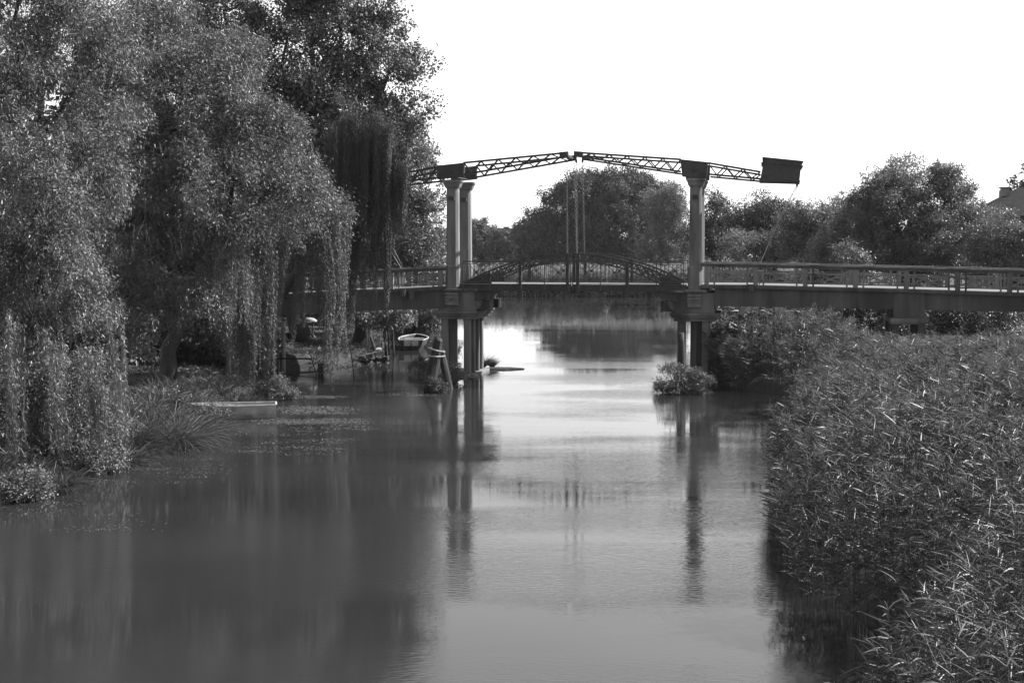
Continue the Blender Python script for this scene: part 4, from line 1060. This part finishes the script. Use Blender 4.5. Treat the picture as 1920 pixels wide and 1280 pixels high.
boat('rowing_boat', 'grey rowing boat with white gunwale moored at the sedge below the weeping willow', (p[0] - .25, p[1] + .5, 0.0), R(190), 3.5, 1.2, .5, M['hull_paint'])
mb = MB(); q = wat(508, 760)
p = wat(771, 657)
boat('rowing_boat', 'white boat seen end-on in the shade under the left bridge span', (p[0], p[1] + 2.4, 0), R(90), 4.8, 1.85, .62, M['timber'], True)

# ------------------------------------------------------------------ piles, poles, stakes
def pile(name, lab, pa, pb_, r0, r1, mat, group=None, cat='pile', part='pile', sides=10, jit=.09):
    a = np.array(pa, float); b = np.array(pb_, float)
    root = empty(name, a, 0, lab, cat, group)
    mb = MB(); d = b - a; n = 6
    mb.tube([d * (i / n) - (np.array([0, 0, .5]) if i == 0 else 0) for i in range(n + 1)], [r0 + (r1 - r0) * i / n for i in range(n + 1)], sides, jit)
    mb.build(part, mat, root, smooth=True)
    return root
base = wat(805, 733)
mp = empty('mooring_piles', base, 0, 'pair of thick leaning timber piles lashed with rope beside the left pier', 'mooring')
def rel(px, py, Y): return at(px, py, Y) - base
Y0 = base[1]
mb = MB(); a = rel(806, 735, Y0); b = rel(822, 634, Y0); mb.tube([a + (b - a) * t for t in (-.1, .2, .5, .8, .96, 1)], [.30, .27, .25, .23, .21, .13], 9, .13); mb.tube([a + (b - a) * .8 + np.array([-.12, 0, 0]), a + (b - a) * 1.03 + np.array([-.1, .02, 0])], [.1, .05], 5, .2); mb.build('pile', M['timber'], mp)
mb = MB(); a = rel(842, 730, Y0 + .9); b = rel(827, 655, Y0 + .6); mb.tube([a + (b - a) * t for t in (-.1, .3, .7, 1)], [.2, .18, .17, .1], 8, .12); mb.build('pile', M['timber'], mp)
for y1, y2 in ((652, 660), (667, 668)):
    mb = MB(); c1 = rel(803, y1, Y0 - .22); c2 = rel(818, (y1 + y2) / 2 - 1 + 2, Y0 - .3); c3 = rel(834, y2, Y0 + .1); c4 = rel(834, y2 - 1, Y0 + .55); c5 = rel(803, y1, Y0 + .5)
    mb.tube([c5, c1, c2, c3, c4, c5], .03, 6); mb.build('rope', M['rope'], mp)
b_ = wat(1281, 715)
pile('broken_pile', 'blackened timber pile stump rising from the bush at the right pier', (gx(1280, 66.2), 66.2, 0), at(1277, 624, 66.2), .2, .15, M['timber'])
r2 = pile('mooring_pole', 'tall pale pole with a white cap at the little jetty', (gx(531, 73.5), 73.5, 0), at(531, 612, 73.5), .11, .10, M['pale_wood'], cat='pole', part='shaft')
mb = MB(); t = at(532, 602, 73.5) - np.array([gx(531, 73.5), 73.5, 0]); mb.tube([t, t - np.array([0, 0, .3])], .12, 10); mb.build('cap', M['white_paint'], r2)
pile('mooring_pole', 'thin pale pole just left of the white-capped pole', (gx(522, 73.8), 73.8, 0), at(522, 625, 73.8), .05, .04, M['pale_wood'], cat='pole', part='shaft')
# jetty rails
jt = empty('jetty_rail', (gx(565, 72.5), 72.5, 0), 0, 'dark jetty rails of poles running out over the cove', 'jetty')
def jr(px, py, Y=72.5): return at(px, py, Y) - np.array([gx(565, 72.5), 72.5, 0])
for a, b in ((jr(520, 672, 73), jr(583, 672.5, 72.5)), (jr(520, 702, 72.5), jr(610, 695, 72.5))):
    mb = MB(); mb.tube([a, (a + b) / 2, b], .045, 7, .08); mb.build('rail', M['timber'], jt)
for px, w in ((599, .09), (605, .07)):
    mb = MB(); mb.tube([jr(px, 715), jr(px, 681)], w, 8, .06); mb.build('post', M['timber'], jt)
for i, (x0, y0, x1, y1, Y, lab) in enumerate(((596, 711, 582, 664, 71.8, 'thin stick leaning left beside the jetty post'), (665, 711, 657, 652, 71.8, 'thin stake leaning left in open water right of the jetty'))):
    pile('stake', lab, tuple(at(x0, y0, Y)), tuple(at(x1, y1, Y)), .03, .025, M['timber'], cat='stake', part='stick', sides=6)
for i, (x0, y0, x1, y1) in enumerate(((704, 661, 695, 632), (727, 672, 719, 622), (723, 655, 722, 614), (730, 650, 727, 612), (738, 660, 736, 612), (738, 646, 734, 608), (716, 665, 716, 640))):
    Y = 80 + i * .9
    pile('bank_stake', ['short thick stake leaning left on the rubble bank', 'long leaning stake nearest the water of the stake row', 'second stake of the row behind the long leaning one', 'slim stake in the middle of the stake row', 'upright stake at the water side of the row next to the white boat', 'hindmost stake of the row beside the white boat', 'short upright stake between the rubble and the row'][i],
         tuple(at(x0, y0, Y)), tuple(at(x1, y1, Y)), .06 if i else .09, .05 if i else .08, M['timber'], 'wooden stakes holding the left bank', 'stake', 'stick', 7)
# rubble revetment, drums
rv = empty('rubble_heap', wat(690, 683), 0, 'dark heap of rubble and soil with a plank at the water edge', 'rubble')
mb = MB()
for k in range(26):
    c = np.array([random.uniform(-1.2, 1.0), random.uniform(-.1, .9), random.uniform(0, .45)]); s = random.uniform(.15, .34)
    pts = [c + norm(RNG.normal(size=(1, 3)))[0] * s * np.array([1.2, 1, .7]) for _ in range(8)]
    base_i = len(mb.v); q = [(-1, -1, -1), (1, -1, -1), (1, 1, -1), (-1, 1, -1), (-1, -1, 1), (1, -1, 1), (1, 1, 1), (-1, 1, 1)]
    mb.add([c + np.array(v) * s * .7 * np.array([random.uniform(.7, 1.2), random.uniform(.7, 1.2), random.uniform(.5, .8)]) for v in q], [(0, 3, 2, 1), (4, 5, 6, 7), (0, 1, 5, 4), (1, 2, 6, 5), (2, 3, 7, 6), (3, 0, 4, 7)])
mb.build('stones', M['soil'], rv, bevel=.04)
mb = MB(); mb.bar((-.6, .1, .42), (.75, .2, .72), .25, .05); mb.build('plank', M['pale_wood'], rv)
def drum(px, py, Y, r, L, rz, lab):
    c = at(px, py, Y); c[2] = gh(c[0], c[1]) + r * .95; root = empty('drum', c, rz, lab, 'drum')
    mb = MB(); n = 16; vs = []; fs = []
    for k in range(n):
        a = 2 * math.pi * k / n
        for (x, rr) in ((0, r), (L, r), (L, r * .9), (.05, r * .9)): vs.append((x, math.cos(a) * rr, math.sin(a) * rr))
    for k in range(n):
        a = k * 4; b = ((k + 1) % n) * 4
        fs += [(a, b, b + 1, a + 1), (a + 1, b + 1, b + 2, a + 2), (a + 2, b + 2, b + 3, a + 3)]
    fs += [tuple(k * 4 for k in range(n))]
    mb.add(vs, fs); mb.build('shell', M['white_paint'], root, smooth=False)
    mb = MB(); mb.tube([(L * .5, 0, 0), (L * .51, 0, 0)], r * .89, 14); mb.build('inside', M['soil'], root)
drum(715, 630, 85, .2, .55, R(190), 'pale open drum lying on the bank near the stake row')
drum(549, 627, 84, .26, .6, R(255), 'white open-mouthed drum on the lawn right of the white-capped pole')
c = at(578, 602, 86); tb = empty('tub', c, R(-15), 'upturned white tub showing through the hanging willow strands', 'tub')
mb = MB(); n = 14; vs = []; fs = []
for i in range(6):
    a = math.pi / 2 * i / 5
    for k in range(n):
        b = 2 * math.pi * k / n; vs.append((math.cos(b) * .55 * math.cos(a * .9), math.sin(b) * .3 * math.cos(a * .9), math.sin(a) * .22))
for i in range(5):
    for k in range(n): fs.append((i * n + k, i * n + (k + 1) % n, (i + 1) * n + (k + 1) % n, (i + 1) * n + k))
fs.append(tuple(5 * n + k for k in range(n))); mb.add(vs, fs); mb.build('bowl', M['white_paint'], tb, smooth=True)
mb = MB()
for sx in (-.3, .3): mb.bar((sx, 0, -(c[2] - gh(c[0], c[1]))), (sx, 0, .03), .06, .06)
mb.build('trestle', M['timber'], tb)

# ------------------------------------------------------------------ houses
def house(name, lab, px, Y, w, dpt, zeave, zridge, rz, chim):
    root = empty(name, (gx(px, Y), Y, 1.0), rz, lab, 'house')
    mb = MB(); mb.box(-w / 2, w / 2, 0, dpt, 0, zeave - 1); wl = mb.build('wall', M['plaster'], root)
    e = .6; ze = zeave - 1; zr_ = zridge - 1
    mb = MB()
    vs = [(-w / 2 - e, -e, ze), (w / 2 + e, -e, ze), (w / 2 + e, dpt + e, ze), (-w / 2 - e, dpt + e, ze), (-w / 2 + dpt * .45, dpt / 2, zr_), (w / 2 - dpt * .45, dpt / 2, zr_)]
    vs += [(v[0], v[1], v[2] + .18) for v in vs]
    mb.add(vs, [(0, 3, 2, 1), (6, 7, 11, 10), (7, 8, 11), (8, 9, 10, 11), (9, 6, 10), (0, 1, 7, 6), (1, 2, 8, 7), (2, 3, 9, 8), (3, 0, 6, 9)])
    rf = mb.build('roof', M['roof'], root)
    for (cx, cy, h, r) in chim:
        mb = MB(); mb.box(cx - r, cx + r, cy - r, cy + r, ze + .3, h - 1 - .3); mb.box(cx - r * .8, cx + r * .8, cy - r * .8, cy + r * .8, h - 1 - .3, h - 1 - .1); mb.box(cx - r * 1.1, cx + r * 1.1, cy - r * 1.1, cy + r * 1.1, h - 1 - .1, h - 1); mb.build('chimney', M['concrete'], rf)
    k = -w / 2 + 1.2
    while k < w / 2 - .8:
        for z in (1.2, 4.2):
            if z + 1.4 < ze:
                mb = MB(); mb.box(k - .5, k + .5, -.03, .05, z, z + 1.4); wn = mb.build('window', M['glass'], root)
                mb = MB(); mb.box(k - .62, k - .5, -.06, .06, z, z + 1.4); mb.box(k + .5, k + .62, -.06, .06, z, z + 1.4); mb.box(k - .7, k + .7, -.1, .06, z - .1, z); mb.box(k - .02, k + .02, -.05, .02, z, z + 1.4); mb.build('frame', M['white_paint'], wn)
        k += 2.6
Yh = 128
house('house', 'house with a hipped tile roof and two chimneys at the right edge', 1962, Yh, 12.5, 9, gz(408, Yh), gz(352, Yh), R(-12),
      [(gx(1877, Yh) - gx(1962, Yh) + .6, 3.4, gz(350, Yh + 3), .45), (gx(1898, Yh) - gx(1962, Yh) + .6, 4.2, gz(358, Yh + 4), .28)])
Yh = 350
house('house', 'tiny distant roof with a chimney above the far bank trees', 947, Yh, 14, 9, gz(440, Yh), gz(429, Yh), 0, [(.3, 4.5, gz(425, Yh), .8)])

# ------------------------------------------------------------------ haze
hm = bpy.data.materials.new('haze'); hm.use_nodes = True; hn = hm.node_tree; hn.nodes.clear()
ho = hn.nodes.new('ShaderNodeOutputMaterial'); hv = hn.nodes.new('ShaderNodeVolumePrincipled')
hv.inputs['Density'].default_value = 0.00006; hv.inputs['Color'].default_value = g(0.9); hn.links.new(hv.outputs[0], ho.inputs['Volume'])
mb = MB(); mb.box(-620, 640, -470, 660, -3.5, 34)
tag(mb.build('haze', hm), 'thin summer haze over the river', 'haze', kind='stuff')

# ------------------------------------------------------------------ light
SUN_AZ = R(14)      # measured from +X towards +Y (away from the viewer)
SUN_EL = R(40)
sd = Vector((math.cos(SUN_AZ) * math.cos(SUN_EL), math.sin(SUN_AZ) * math.cos(SUN_EL), math.sin(SUN_EL)))
sl_ = bpy.data.lights.new('sun', 'SUN'); so = bpy.data.objects.new('sun', sl_); COL.objects.link(so)
sl_.energy = 5.0; sl_.angle = R(0.5); sl_.color = (1, 1, 1)
so.rotation_euler = (-sd).to_track_quat('-Z', 'Y').to_euler(); so.location = (40, 10, 60)
w = bpy.data.worlds.new('World'); sc.world = w; w.use_nodes = True; nt = w.node_tree
sky = nt.nodes.new('ShaderNodeTexSky'); sky.sky_type = 'NISHITA'; sky.sun_disc = False
sky.sun_elevation = SUN_EL; sky.sun_rotation = math.pi / 2 - SUN_AZ; sky.dust_density = 0.3; sky.air_density = 1.7
bw = nt.nodes.new('ShaderNodeRGBToBW'); nt.links.new(sky.outputs[0], bw.inputs[0])
bg = nt.nodes['Background']; nt.links.new(bw.outputs[0], bg.inputs['Color']); bg.inputs['Strength'].default_value = 0.1

sc.view_settings.view_transform = 'Standard'; sc.view_settings.look = 'None'; sc.view_settings.gamma = 1; sc.view_settings.exposure = 1.32
sc.render.engine = 'CYCLES'
sc.render.resolution_x = 1024; sc.render.resolution_y = 682
sc.cycles.max_bounces = 3; sc.cycles.diffuse_bounces = 2; sc.cycles.glossy_bounces = 2; sc.cycles.transmission_bounces = 3
